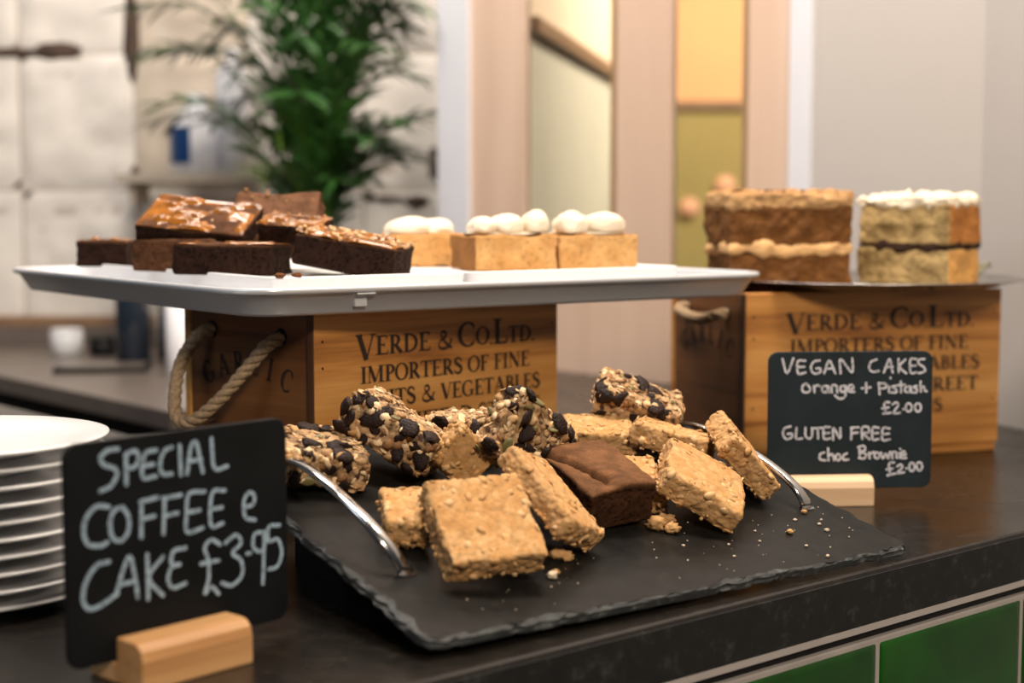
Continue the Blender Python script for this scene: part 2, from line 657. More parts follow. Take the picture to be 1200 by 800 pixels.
# tiled wall ---------------------------------------------------------------
wl = MB().box(-2.6, -.02, 3.40, 3.50, ZF, 2.3).build('wall_left', M['joint'])
tag(wl, kind='structure')
rnd = random.Random(5)
BW, BH = .2505, .2975
for r_ in range(-1, 6):
    for c in range(-2, 4):
        x0 = -1.0775 + c * BW
        z0 = .3125 + (r_ - 1) * BH
        if x0 + BW > -.03: continue
        w = BW - .007
        h = BH - .008
        nx, nz = 12, 14
        V = []
        F = []
        sd = rnd.randint(0, 999)
        gx = np.linspace(0, 1, nx + 1)
        gz = np.linspace(0, 1, nz + 1)
        P = np.array([(x0 + .0035 + w * a, 0, z0 + .004 + h * b) for b in gz for a in gx])
        em = fbm(P, 22, sd, 3)
        A, B = np.tile(gx, nz + 1), np.repeat(gz, nx + 1)
        edge = np.minimum.reduce([A, 1 - A, B, 1 - B])
        y = 3.4 - .006 * sm(edge, 0, .06) - (em - .5) * .020 * sm(edge, 0, .1) + .004 * sm(edge, .10, .13) * (1 - sm(edge, .13, .17))
        P[:, 1] = y
        F = [(j * (nx + 1) + i, j * (nx + 1) + i + 1, (j + 1) * (nx + 1) + i + 1, (j + 1) * (nx + 1) + i) for j in range(nz) for i in range(nx)]
        o = mesh('wall_tile', P, F, M['wall_brick2'] if (c == 1 and r_ > 0) else M['wall_brick'], wl)
# open joints: brown staining and the gaps' shadow painted as dark blobs
for (xa, xb, za, zb) in ((-1.16, -1.02, .602, .620), (-1.04, -.940, .596, .632), (-.846, -.815, .56, .74), (-.842, -.812, .29, .36),
                         (-.235, -.18, .275, .300), (-.185, -.16, .33, .41), (-.33, -.235, .288, .300)):
    import bmesh as _bm
    b_ = _bm.new()
    _bm.ops.create_icosphere(b_, subdivisions=3, radius=1)
    vv = np.array([v.co[:] for v in b_.verts])
    ff = [tuple(v.index for v in f.verts) for f in b_.faces]
    b_.free()
    kk = 1 + (fbm(vv * np.array([2, 1, 2]) + xa * 50, 2.0, 3, 3) - .5) * 1.1
    vv = vv * kk[:, None] * np.array([(xb - xa) / 2, .006, (zb - za) / 2]) + np.array([(xa + xb) / 2, 3.396, (za + zb) / 2])
    mesh('open_joint', vv, ff, M['gap_shade'], wl, True)
MB().box(-1.5, -.25, 3.375, 3.40, .012, .035, .002).build('sealant_strip', M['rail'], wl)

# glazed partition -----------------------------------------------------------
W0 = Vector((.633, 1.93, 0))
WN = Vector((-.76, -.65, 0))            # towards the bar


def wbox(name, t0, t1, z0, z1, mat, parent=None, front=.0, back=-.014, bevel=.002):
    A, B = W0 + WD * t0, W0 + WD * t1
    pts = [A + WN * front, B + WN * front, B + WN * back, A + WN * back]
    return prism(name, [(p.x, p.y) for p in pts], z0, z1, mat, parent, bevel)


tag(wbox('trim_1', 1.086, 1.173, ZF, 2.3, M['white_frame'], front=.008), kind='structure')
tag(wbox('trim_2', .322, .360, ZF, 2.3, M['white_frame'], front=.008), kind='structure')
win = empty('window_1')
tag(win, kind='structure')
wbox('stile', .94, 1.086, ZF, 2.3, M['stile'], win)
wbox('stile', .598, .717, ZF, 2.3, M['stile'], win)
wbox('stile', .36, .443, ZF, 2.3, M['stile'], win)
wbox('bottom_rail', .717, .94, ZF, .20, M['stile'], win, front=-.002)
wbox('bottom_rail', .443, .598, ZF, .17, M['stile'], win, front=-.002)
wbox('glazing_bead', .717, .735, .20, 2.3, M['bead'], win, front=-.004, back=-.014)
wbox('glazing_bead', .443, .458, .17, 2.3, M['bead'], win, front=-.004, back=-.014)
wbox('pane', .717, .94, .20, 2.3, M['glass'], win, front=-.008, back=-.011, bevel=0)
wbox('pane', .443, .598, .17, 2.3, M['glass'], win, front=-.008, back=-.011, bevel=0)
tag(wbox('wall_right', .052, .322, ZF, 2.3, M['grey_wall'], back=-.08), kind='structure')
A = Vector((.599, 1.969, 0))
D2 = Vector((.29, -.957, 0))
N2 = Vector((.957, .29, 0))
pts = [A, A + D2 * 1.5, A + D2 * 1.5 + N2 * .08, A + N2 * .08]
tag(prism('wall_front_right', [(p.x, p.y) for p in pts], ZF, 2.3, M['grey_wall']), kind='structure')

# room behind the glass --------------------------------------------------------
CR = Vector((.486, 5.0, 0))
LW = Vector((-.204, -.979, 0))
LN = Vector((-.979, .204, 0))


def slabw(name, A, B, N, th, z0, z1, mat, parent=None):
    pts = [A, B, B + N * th, A + N * th]
    return prism(name, [(p.x, p.y) for p in pts], z0, z1, mat, parent)


bw = slabw('wall_back', CR, CR + Vector((2.2, 0, 0)), Vector((0, 1, 0)), .08, ZF, .590, M['olive_wall'])
tag(bw, kind='structure')
slabw('upper_wall', CR, CR + Vector((2.2, 0, 0)), Vector((0, 1, 0)), .08, .616, 2.3, M['orange_lit_wall'], bw)
slabw('dado_rail', CR - Vector((0, .02, 0)), CR + Vector((2.2, -.02, 0)), Vector((0, 1, 0)), .09, .590, .616, M['rail'], bw)
B2 = CR + LW * 2.24
bl = slabw('wall_back_left', CR, B2, LN, .08, ZF, .590, M['sage_wall'])
tag(bl, kind='structure')
slabw('upper_wall', CR, B2, LN, .08, .616, 2.3, M['cream_wall'], bl)
slabw('dado_rail', CR - LN * .02, B2 - LN * .02, LN, .09, .590, .616, M['rail'], bl)

for (x, z, r_) in ((.575, .275, .032), (.69, .345, .034)):
    V, F = lathe([(0, 0), (r_ * .9, 0), (r_, .004), (r_ * .9, .010), (0, .014)], 20)
    o = mesh('wall_disc', V, F, M['pink'])
    o.location = (x, 4.985, z)
    o.rotation_euler = (R(90), 0, 0)
    tag(o, 'small round pink disc on the olive wall behind the glass, ' + ('lower one on the left' if x < .6 else 'higher one beside the cake'), 'wall decoration', 'pink discs on the olive wall')


# ------------------------------------------------------------------ lettering
def catmull(pts, n=6):
    if len(pts) < 3: return [tuple(p) for p in pts]
    P = [np.array(p, float) for p in pts]
    P = [2 * P[0] - P[1]] + P + [2 * P[-1] - P[-2]]
    out = []
    for i in range(1, len(P) - 2):
        for k in range(n):
            t = k / n
            a, b, c, d = P[i - 1:i + 3]
            q = .5 * ((2 * b) + (-a + c) * t + (2 * a - 5 * b + 4 * c - d) * t * t + (-a + 3 * b - 3 * c + d) * t ** 3)
            out.append(tuple(q))
    out.append(tuple(P[-2]))
    return out


def ribbon(pts, widths, V, F, cap=True):
    """flat ribbon in 2-D; appends to V (2-D points), F"""
    P = [np.array(p, float) for p in pts]
    n = len(P)
    if not hasattr(widths, '__len__'): widths = [widths] * n
    base = len(V)
    for i in range(n):
        t = P[min(i + 1, n - 1)] - P[max(i - 1, 0)]
        t = t / (np.linalg.norm(t) + 1e-12)
        m = np.array([-t[1], t[0]]) * widths[i] / 2
        V.append(tuple(P[i] + m))
        V.append(tuple(P[i] - m))
    for i in range(n - 1):
        a = base + 2 * i
        F.append((a, a + 1, a + 3, a + 2))
    if cap:
        for e in (0, n - 1):
            b = len(V)
            for k in range(10):
                V.append((P[e][0] + widths[e] / 2 * math.cos(k * math.pi / 5), P[e][1] + widths[e] / 2 * math.sin(k * math.pi / 5)))
            F.append(tuple(range(b, b + 10)))


TK, TN = .205, .075


def glyph(ch):
    """serif capital, height 1: list of (points, widths), advance"""
    S = []

    def st(x, y0=0.0, y1=1.0, w=TK, s0=True, s1=True):
        S.append(([(x, y0), (x, y1)], w))
        if s0: S.append(([(x - w / 2 - .09, y0 + .025), (x + w / 2 + .09, y0 + .025)], .05))
        if s1: S.append(([(x - w / 2 - .09, y1 - .025), (x + w / 2 + .09, y1 - .025)], .05))

    def arm(x0, x1, y, tick=0.0):
        S.append(([(x0, y), (x1, y)], TN))
        if tick: S.append(([(x1, y), (x1 - .01, y + tick)], [.09, .03]))

    def bowl(x, y0, y1, rx):
        p = []
        w = []
        for k in range(13):
            a = math.pi / 2 - math.pi * k / 12
            p.append((x + rx * math.cos(a), (y0 + y1) / 2 + (y1 - y0) / 2 * math.sin(a)))
            w.append(TN + (TK - TN) * math.cos(a) ** 2)
        S.append((p, w))

    def arc(cx, cy, rx, ry, a0, a1):
        p = []
        w = []
        for k in range(21):
            a = R(a0 + (a1 - a0) * k / 20)
            p.append((cx + rx * math.cos(a), cy + ry * math.sin(a)))
            w.append(TN + (TK - TN) * math.cos(a) ** 2)
        S.append((p, w))
    adv = .8
    i = .025
    if ch == 'A':
        S.append(([(.10, .02), (.40, 1)], .065)); S.append(([(.38, 1), (.72, .02)], TK)); arm(.20, .60, .34)
        S.append(([(0, i), (.22, i)], .05)); S.append(([(.56, i), (.84, i)], .05)); adv = .84
    elif ch == 'B':
        st(.2); bowl(.28, .53, .97, .26); bowl(.28, .03, .53, .32); adv = .72
        S.append(([(.2, .97), (.3, .97)], TN)); S.append(([(.2, .03), (.3, .03)], TN))
    elif ch in 'CG':
        arc(.46, .5, .37, .48, 48, 312 if ch == 'C' else 300)
        S.append(([(.71, .86), (.73, .68)], [.10, .03])); adv = .82
        if ch == 'G':
            st(.72, .05, .42, s0=False); adv = .9
        else:
            S.append(([(.71, .14), (.74, .28)], [.05, .02]))
    elif ch == 'D':
        st(.2); bowl(.26, .03, .97, .50); S.append(([(.2, .97), (.27, .97)], TN)); S.append(([(.2, .03), (.27, .03)], TN)); adv = .88
    elif ch in 'EF':
        st(.2); arm(.2, .62, .97, -.20)
        S.append(([(.2, .51), (.48, .51)], TN)); S.append(([(.48, .40), (.48, .62)], .05))
        if ch == 'E': arm(.2, .66, .03, .22)
        adv = .72 if ch == 'E' else .66
    elif ch == 'H':
        st(.2); st(.72); arm(.2, .72, .5); adv = .94
    elif ch == 'I':
        st(.2); adv = .42
    elif ch == 'L':
        st(.2); arm(.2, .62, .03, .24); adv = .68
    elif ch == 'M':
        st(.14, w=.065); S.append(([(.16, 1), (.50, .05)], TK)); S.append(([(.50, .05), (.84, 1)], .065)); st(.88); adv = 1.1
    elif ch == 'N':
        st(.16, w=.065); S.append(([(.14, 1), (.76, .02)], TK)); st(.76, w=.065, s0=False); adv = .94
    elif ch == 'O':
        arc(.44, .5, .36, .49, 0, 360); adv = .88
    elif ch in 'PR':
        st(.2); bowl(.28, .46, .97, .28); S.append(([(.2, .97), (.3, .97)], TN)); S.append(([(.2, .46), (.3, .46)], TN)); adv = .66
        if ch == 'R': S.append(([(.36, .48), (.70, .02)], TK)); S.append(([(.60, i), (.84, i)], .05)); adv = .80
    elif ch == 'S':
        p = catmull([(.52, .80), (.42, .95), (.26, .97), (.13, .86), (.14, .68), (.32, .54), (.50, .40), (.54, .20), (.42, .05), (.26, .02), (.12, .12), (.07, .24)], 4)
        w = [TN + (TK - TN) * math.sin(math.pi * k / (len(p) - 1)) ** 1.5 for k in range(len(p))]
        S.append((p, w)); S.append(([(.53, .97), (.53, .72)], [.02, .06])); S.append(([(.07, .03), (.07, .28)], [.02, .06])); adv = .64
    elif ch == 'T':
        st(.38, s1=False); S.append(([(.04, .97), (.72, .97)], TN)); S.append(([(.06, .97), (.04, .74)], [.10, .03])); S.append(([(.70, .97), (.72, .74)], [.10, .03])); adv = .76
    elif ch == 'U':
        st(.2, .3, s0=False); arc(.46, .32, .26, .30, 180, 360); st(.72, .3, w=.065, s0=False); adv = .92
    elif ch == 'V':
        S.append(([(.12, 1), (.42, 0)], TK)); S.append(([(.42, 0), (.70, 1)], .065)); S.append(([(-.02, .975), (.27, .975)], .05)); S.append(([(.58, .975), (.82, .975)], .05)); adv = .80
    elif ch == '&':
        p = catmull([(.88, .48), (.76, .22), (.56, .04), (.30, .02), (.12, .16), (.16, .40), (.36, .56), (.54, .72), (.50, .92), (.36, .98), (.24, .86), (.30, .66), (.50, .38), (.72, .12), (.92, .04)], 4)
        w = [.06 + .09 * abs(math.sin(2.6 * math.pi * k / len(p) + .4)) for k in range(len(p))]
        S.append((p, w)); S.append(([(.76, .50), (.98, .50)], .05)); adv = 1.0
    elif ch == '.':
        S.append(([(.10, .07), (.101, .07)], .16)); adv = .24
    elif ch == ' ':
        adv = .36
    return S, adv


def text_mesh(name, lines, mat, parent, y=-.0005):
    """lines: list of (list of (char, size, drop), x0, x1, z)  laid on the local xz plane"""
    V = []
    F = []
    for chars, x0, x1, zb in lines:
        tot = sum(glyph(c)[1] * s for c, s, d in chars)
        k = (x1 - x0) / tot
        x = x0
        for c, s, d in chars:
            S, adv = glyph(c)
            for pts, w in S:
                ws = [q for q in w] if hasattr(w, '__len__') else [w] * len(pts)
                # widths scale with the mean of both axes
                ribbon([(x + p[0] * s * k, zb + d + p[1] * s) for p in pts], [q * (k + 1) / 2 * s for q in ws], V, F, cap=(c == '.'))
            x += adv * s * k
    n = len(V)
    o = mesh(name, [(v[0], y - .00002 * (i % 3), v[1]) for i, v in enumerate(V)], F, mat, parent, False)
    return o


def line(txt, size, small=None):
    return [(c, size, 0) for c in txt]


# ------------------------------------------------------------------ crates
def make_crate(loc, rz, label, rope_out, arc_text):
    W, D, Hh = .3167, .1864, .1822
    t = empty('wooden_crate', (*loc, 0), rz)
    tag(t, label, 'crate', 'stencilled wooden crates')
    th = .009
    MB().box(0, W, 0, th, .0105, Hh, .0012).build('front_panel', M['crate'], t)
    MB().box(0, W, D - th, D, .0105, Hh, .0012).build('back_panel', M['crate'], t)
    MB().box(.0012, .0012 + th, th + .0004, D - th - .0004, .0105, Hh - .001, .001).build('side_panel', M['crate_shaded'], t)
    MB().box(W - .0012 - th, W - .0012, th + .0004, D - th - .0004, .0105, Hh - .001, .001).build('side_panel', M['crate_shaded'], t)
    MB().box(.0015, W - .0015, .001, D - .001, 0, .0102, .0022).build('base_panel', M['crate'], t)
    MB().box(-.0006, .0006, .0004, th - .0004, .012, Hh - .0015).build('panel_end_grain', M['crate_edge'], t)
    l1 = [('V', .0225, -.0035), ('E', .0170, 0), ('R', .0170, 0), ('D', .0170, 0), ('E', .0170, 0), (' ', .017, 0), ('&', .0165, 0), (' ', .013, 0),
          ('C', .0230, 0), ('O', .0165, .001), ('.', .0165, 0), ('L', .0240, 0), ('T', .0160, 0), ('D', .0160, 0), ('.', .0160, 0)]
    lines = [(l1, .0475, .2815, .1414), (line('IMPORTERS OF FINE', .0150), .0525, .2745, .1171),
             (line('FRUITS & VEGETABLES', .0150), .0420, .2895, .0946),
             (line('BRUSHFIELD STREET', .0150), .0480, .2885, .0712), (line('SPITALFIELDS', .0140), .0900, .2430, .0490)]
    text_mesh('stencil_lettering', lines, M['ink'], t)
    # GARLIC in an arc on the side panel
    V = []
    F = []
    b0, b1 = .157, .031
    n = 6
    for i, c in enumerate('GARLIC'):
        f = (i + .5) / n
        b = b0 + (b1 - b0) * f
        z = .1075 + .016 * (1 - (2 * f - 1) ** 2)
        a = -(2 * f - 1) * .50
        S, adv = glyph(c)
        sc = .0205
        for pts, w in S:
            ws = w if hasattr(w, '__len__') else [w] * len(pts)
            q = []
            for p in pts:
                px, pz = (p[0] - adv / 2) * sc * .92, p[1] * sc
                px, pz = px * math.cos(a) - pz * math.sin(a), px * math.sin(a) + pz * math.cos(a)
                q.append((-(b) + px, z + pz))
            ribbon(q, [k * sc * .95 for k in ws], V, F, cap=False)
    mesh('stencil_word', [(.0007, -v[0], v[1]) for v in V], F, M['ink'], t, False)
    # nails
    for (x, z) in ((.0095, .157), (.0095, .134), (.0095, .060), (W - .0095, .157), (W - .0095, .060)):
        V, F = lathe([(0, -.0003), (.0011, -.0002), (.0012, .0003), (0, .0003)], 8)
        o = mesh('nail', [(x + v[0], -v[2] - .0002, z + v[1]) for v in V], F, M['black'], t)
    # rope loop through two holes of the side panel
    h0, h1 = Vector((.0, .144, .161)), Vector((.0, .045, .159))
    o_ = rope_out
    path = catmull([h0 + Vector((.006, 0, 0)), h0 + Vector((-.011, -.002, -.003)), Vector((-.014, .120, .154)), Vector((-.014, .095, .151)), Vector((-.014, .068, .152)), h1 + Vector((-.011, .004, -.003)), h1 + Vector((.006, 0, 0))] if not arc_text else [h0 + Vector((.006, 0, 0)), h0 + Vector((-.010, .004, -.004)), h0 + Vector((-o_ * .6, .012 * o_ / .04, -.030)), Vector((-o_, .143, .098)), Vector((-o_ * 1.08, .132, .083)),
                    Vector((-o_ * 1.05, .112, .084)), Vector((-o_ * .8, .088, .104)), Vector((-o_ * .45, .063, .135)), h1 + Vector((-.010, .004, -.006)), h1 + Vector((.006, 0, 0))], 7)
    path = [Vector(p) for p in path]
    rope = None
    Vt = []
    Ft = []
    n = len(path)
    ln = 0
    T = [(path[min(i + 1, n - 1)] - path[max(i - 1, 0)]).normalized() for i in range(n)]
    N = Vector((0, 0, 1))
    frames = []
    for i in range(n):
        N = (N - T[i] * N.dot(T[i])).normalized()
        frames.append((N.copy(), T[i].cross(N)))
    acc = [0]
    for i in range(1, n): acc.append(acc[-1] + (path[i] - path[i - 1]).length)
    for s in range(3):
        strand = []
        for i in range(n):
            a = acc[i] * 2 * math.pi / .030 + s * 2 * math.pi / 3
            strand.append(path[i] + (frames[i][0] * math.cos(a) + frames[i][1] * math.sin(a)) * .0031)
        V, F = tube([tuple(p) for p in strand], .0035, 8)
        b = len(Vt)
        Vt += V
        Ft += [tuple(q + b for q in f) for f in F]
    # frayed fibres
    rn = random.Random(7)
    for k in range(90):
        i = rn.randint(3, n - 4)
        p = path[i]
        d = Vector((rn.uniform(-1, 1), rn.uniform(-1, 1), rn.uniform(-1, 1))).normalized()
        d2 = (d + T[i] * rn.uniform(-1, 1)).normalized()
        V, F = tube([p + d * .005, p + d * .0075 + T[i] * .002, p + d2 * rn.uniform(.008, .012) + T[i] * .003], .00012, 3, False)
        b = len(Vt)
        Vt += V
        Ft += [tuple(q + b for q in f) for f in F]
    mesh('rope_handle', Vt, Ft, M['rope'], t, True)
    for h in (h0, h1):
        V, F = lathe([(0, 0), (.0078, 0), (.0078, .0006), (0, .0006)], 16)
        mesh('rope_hole', [(-v[2] + .0013, h.y + v[0], h.z + v[1]) for v in V], F, M['black'], t)
    return t


make_crate((-.1687, 1.3012), .8264, 'wooden crate under the grey tray, rope handle hanging beside the word GARLIC', .042, True)
make_crate((.2446, 1.6050), .3254, 'wooden crate under the steel cake dish, behind the vegan cakes sign', .012, False)

# ------------------------------------------------------------------ big tray and platters
YT = .6294
TZ = .1824
tray = empty('serving_tray', (-.1448, 1.6220, TZ), YT)
tag(tray, 'large grey metal tray with rounded corners lying on the rope-handled crate', 'tray')
TL_, TW_ = .598, .592
TOP = .0245


def trr(inset, z, r): return rr(TL_ - 2 * inset, TW_ - 2 * inset, r, z, 8)


V, F = loft([trr(.0230, 0.0, .030), trr(.0180, .0008, .034), trr(.0155, .003, .036), trr(.0060, TOP - .0065, .043), trr(.0045, TOP - .0060, .044), trr(.0010, TOP - .0052, .046),
             trr(.0, TOP - .003, .046), trr(.0008, TOP - .0006, .046), trr(.003, TOP, .045), trr(.0070, TOP - .0005, .042), trr(.0085, TOP - .003, .042),
             trr(.0168, .004, .034), trr(.020, .0018, .032), trr(.026, .0014, .028)])
mesh('tray_body', V, F, M['tray'], tray)
# the small stamped tab under the rim of the long side
MB().box(-.192, -.180, -TW_ / 2 + .0085, -TW_ / 2 + .0125, .0065, .0170, .0006).build('stamped_tab', M['tray'], tray)
MB().box(-.194, -.176, -TW_ / 2 + .0005, -TW_ / 2 + .006, .0168, .0186, .0006).build('stamped_tab', M['tray'], tray)


def platter(u0, u1, v0, v1, label):
    w, d = u1 - u0, v1 - v0
    M4 = Matrix.Translation((-.1497, 1.6057, TZ + .0016)) @ Matrix.Rotation(YT, 4, 'Z') @ Matrix.Translation(((u0 + u1) / 2, (v0 + v1) / 2, 0))
    hgt = .0290
    def q(i, z, r): return rr(w - 2 * i, d - 2 * i, r, z, 5)
    V, F = loft([q(.010, 0, .008), q(.006, .004, .01), q(.002, .012, .012), q(.0004, hgt - .002, .013), q(0, hgt - .001, .013), q(.001, hgt, .012), q(.004, hgt, .010),
                 q(.008, hgt - .0020, .008), q(.014, hgt - .0032, .006)])
    o = mesh('serving_platter', V, F, M['plate'])
    o.matrix_world = M4
    tag(o, label, 'platter', 'white platters in the grey tray')
    return o


platter(-.228, -.0315, -.233, .235, 'white rectangular platter on the left of the tray, holding the chocolate brownies')
platter(-.0275, .228, -.233, .235, 'white rectangular platter on the right of the tray, holding the cream-topped slices')
PZ = TZ + .0016 + .0290 - .0032        # platter surface

# ------------------------------------------------------------------ steel cake dish
dish = empty('cake_dish', (.398, 1.745, .1824))
tag(dish, 'round polished steel dish under the two layer cakes', 'dish')
V, F = lathe([(0, 0), (.125, 0), (.150, .0035), (.172, .0092), (.179, .0100), (.1805, .0106), (.179, .0114), (.172, .0108), (.150, .0050), (.125, .0016), (0, .0016)], 72)
mesh('dish_body', V, F, M['dish'], dish)
DZ = .1824 + .0016

# ------------------------------------------------------------------ slate board
SA = Vector((-.04968, .89942, .01202))
SU = Vector((.79328, .60882, -.00668)).normalized()
SV = Vector((-.58614, .76661, .2622))
SV = (SV - SU * SV.dot(SU)).normalized()
SN = SU.cross(SV)
SM = Matrix.Translation(SA) @ Matrix((SU, SV, SN)).transposed().to_4x4()
slate = empty('slate_board', mtx=SM)
tag(slate, 'rough-edged black slate serving board propped at the back, under the oat bars', 'slate board')
SW, SD_, ST = .455, .300, .0065


def slate_mesh():
    nx, ny = 150, 100
    rngs = []
    def ring(k, z):
        pts = []
        for side in range(4):
            n = nx if side % 2 == 0 else ny
            for i in range(n):
                f = i / n
                if side == 0: p = (f * SW, 0)
                elif side == 1: p = (SW, f * SD_)
                elif side == 2: p = (SW * (1 - f), SD_)
                else: p = (0, SD_ * (1 - f))
                pts.append(p)
        P = np.array([(p[0], p[1], 0) for p in pts])
        Q = np.array([(p[0], p[1], k * .003) for p in pts])
        rough = (fbm(Q, 75, 3, 4) - .45) * .013 + (fbm(P, 14, 8, 2) - .5) * .006 + (k * .0011)
        c = np.array([SW / 2, SD_ / 2, 0])
        out = P.copy()
        nrm = np.zeros_like(P)
        m = 0
        for side in range(4):
            n = nx if side % 2 == 0 else ny
            nrm[m:m + n] = [(0, 1, 0), (-1, 0, 0), (0, -1, 0), (1, 0, 0)][side]
            m += n
        out += nrm * np.clip(rough, -.001, .012)[:, None]
        # chamfer the corners a little
        for (cx, cy) in ((0, 0), (SW, 0), (SW, SD_), (0, SD_)):
            d = np.abs(P[:, 0] - cx) + np.abs(P[:, 1] - cy)
            k2 = np.clip(1 - d / .012, 0, 1)[:, None]
            dr = np.array([SW / 2 - cx, SD_ / 2 - cy, 0])
            dr = dr / np.linalg.norm(dr)
            out += dr * k2 * .004
        out[:, 2] = z + (fbm(Q, 80, 5, 2) - .5) * .0012
        return [tuple(p) for p in out]
    rings = [ring(-2.0, -ST), ring(-3, -ST * .75), ring(-1, -ST * .5), ring(-1.5, -ST * .25), ring(.6, -.0006), ring(2.2, 0)]
    m = len(rings[0])
    V, F = loft(rings, True, False)
    # top surface : concentric shrink rings
    base = V[-m:]
    cx, cy = SW / 2, SD_ / 2
    prev = len(V) - m
    for s in (.99, .96, .9, .75, .5, .2):
        b = len(V)
        P = np.array([(cx + (p[0] - cx) * s, cy + (p[1] - cy) * s, 0) for p in base])
        z = (fbm(P, 30, 4, 3) - .5) * .0009
        V += [(P[i][0], P[i][1], float(z[i])) for i in range(m)]
        F += [(prev + i, prev + (i + 1) % m, b + (i + 1) % m, b + i) for i in range(m)]
        prev = b
    F.append(tuple(prev + i for i in range(m)))
    return V, F


V, F = slate_mesh()
so = mesh('slate_slab', V, F, M['slate'], slate, False)
so.data.materials.append(M['slate_edge'])
nring = 500
for i, p in enumerate(so.data.polygons):
    if i < nring * 5: p.material_index = 1
# near-corner chips lying as thin layers on the rim
rn = random.Random(3)


def handle(u0, lean, height):
    pts = []
    n = 28
    v0, v1, hgt = .081, .238, height
    prof = []
    for i in range(n + 1):
        f = i / n
        a = math.pi * f
        v = (v0 + v1) / 2 - (v1 - v0) / 2 * math.cos(a) * (1 - .0 * math.sin(a))
        h = hgt * math.sin(a) ** .8
        prof.append((v, h, f))
    V = []
    F = []
    for i, (v, h, f) in enumerate(prof):
        a = prof[min(i + 1, n)]
        b = prof[max(i - 1, 0)]
        tv, th_ = a[0] - b[0], a[1] - b[1]
        L = math.hypot(tv, th_)
        nv, nh = -th_ / L, tv / L
        w = .0062 - .0022 * math.sin(math.pi * f)
        th = .0016
        for (q, s) in ((-w, -th), (-w, th * .2), (-w * .6, th), (w * .6, th), (w, th * .2), (w, -th)):
            V.append((u0 + q + lean * h, v + nv * s, max(h + nh * s, .0003)))
    m = 6
    F = [(i * m + k, i * m + (k + 1) % m, (i + 1) * m + (k + 1) % m, (i + 1) * m + k) for i in range(n) for k in range(m)]
    F += [tuple(range(m))[::-1], tuple(n * m + k for k in range(m))]
    hd = mesh('carry_handle', V, F, M['steel'], slate, True)
    fix_normals(hd)
    for v in (v0, v1):
        Vf, Ff = loft([rr(.013, .008, .003, .0, 3, u0, v), rr(.013, .008, .003, .0012, 3, u0, v)])
        mesh('handle_foot', Vf, Ff, M['steel'], hd, False)


handle(.036, -.65, .037)
handle(.421, -.45, .028)
# riser under the back of the slate, resting on the bar
ru0, ru1, rv0, rv1 = .06, .40, .20, .275
def SP(u, v, n=0): return SA + SU * u + SV * v + SN * n
bot = []
top = []
for (u, v) in ((ru0, rv0), (ru1, rv0), (ru1, rv1), (ru0, rv1)):
    p = SP(u, v, -ST - .0022)
    top.append(tuple(p))
    bot.append((p.x, p.y, 0.0))
V, F = loft([bot, top])
o = mesh('display_riser', V, F, M['black'], None, False)
fix_normals(o)
tag(o, 'black wedge block hidden beneath the raised back of the slate board', 'riser')


# ------------------------------------------------------------------ baked goods
POSE = {
'o2':([-0.0195, 1.0059, 0.0596],[[0.9219, -0.2907, 0.2562], [0.3875, 0.6838, -0.6183], [0.0046, 0.6692, 0.7431]],[0.0682, 0.072, 0.0222]),
'o1':([-0.0711, 1.0358, 0.0611],[[0.9853, -0.1604, 0.0584], [0.1707, 0.9222, -0.347], [0.0018, 0.3518, 0.9361]],[0.0331, 0.0502, 0.0219]),
'o4':([0.0259, 1.0641, 0.0691],[[0.4715, -0.5452, 0.6932], [0.8106, 0.5775, -0.0971], [-0.3474, 0.6077, 0.7142]],[0.0534, 0.0778, 0.0189]),
'o6':([0.144, 1.1615, 0.0605],[[0.8648, 0.129, 0.4852], [0.0413, 0.9449, -0.3248], [-0.5004, 0.3009, 0.8118]],[0.0655, 0.0641, 0.0214]),
'o7':([0.1856, 1.23, 0.0715],[[0.6397, -0.0715, 0.7653], [0.2341, 0.9665, -0.1053], [-0.7321, 0.2465, 0.635]],[0.0618, 0.0636, 0.0206]),
'br':([0.0624, 1.1358, 0.0628],[[0.8428, -0.525, 0.1185], [0.5349, 0.793, -0.2917], [0.0592, 0.3092, 0.9491]],[0.0553, 0.0692, 0.0304]),
'g2':([-0.0868, 1.1472, 0.1029],[[0.8202, 0.2286, 0.5245], [-0.2175, 0.9725, -0.0838], [-0.5292, -0.0454, 0.8473]],[0.0727, 0.0501, 0.03]),
'g1':([-0.1461, 1.1073, 0.0905],[[0.8848, -0.4116, 0.2184], [0.4439, 0.8871, -0.1264], [-0.1417, 0.2088, 0.9676]],[0.0698, 0.0606, 0.0266]),
'g4':([0.0107, 1.1394, 0.0973],[[0.6474, 0.487, 0.5862], [0.4583, 0.3658, -0.81], [-0.6089, 0.7931, 0.0136]],[0.0705, 0.0518, 0.0228]),
'g6':([0.1088, 1.3045, 0.1126],[[0.9392, 0.116, 0.3233], [-0.0167, 0.9556, -0.2942], [-0.343, 0.2709, 0.8994]],[0.0734, 0.05, 0.0241]),
'g5':([0.0728, 1.2661, 0.083],[[0.9962, -0.0651, 0.0571], [0.0745, 0.9802, -0.1833], [-0.044, 0.1869, 0.9814]],[0.0575, 0.0485, 0.0205]),
'o5':([0.1337, 1.2513, 0.0813],[[0.9328, 0.279, 0.2283], [-0.2895, 0.9571, 0.0129], [-0.2149, -0.0781, 0.9735]],[0.0639, 0.0496, 0.0198]),
'g3':([-0.0359, 1.2174, 0.0957],[[0.9521, 0.3054, -0.0145], [-0.3056, 0.9521, -0.0098], [0.0108, 0.0138, 0.9998]],[0.0498, 0.0468, 0.0199]),
'o3':([-0.0375, 1.1417, 0.086],[[0.7183, -0.5985, 0.3547], [0.1356, -0.3796, -0.9151], [0.6824, 0.7055, -0.1916]],[0.0256, 0.0423, 0.0216]),
}


SHIFT = {'g6': (1.0, -.0085), 'g4': (1.012, 0)}


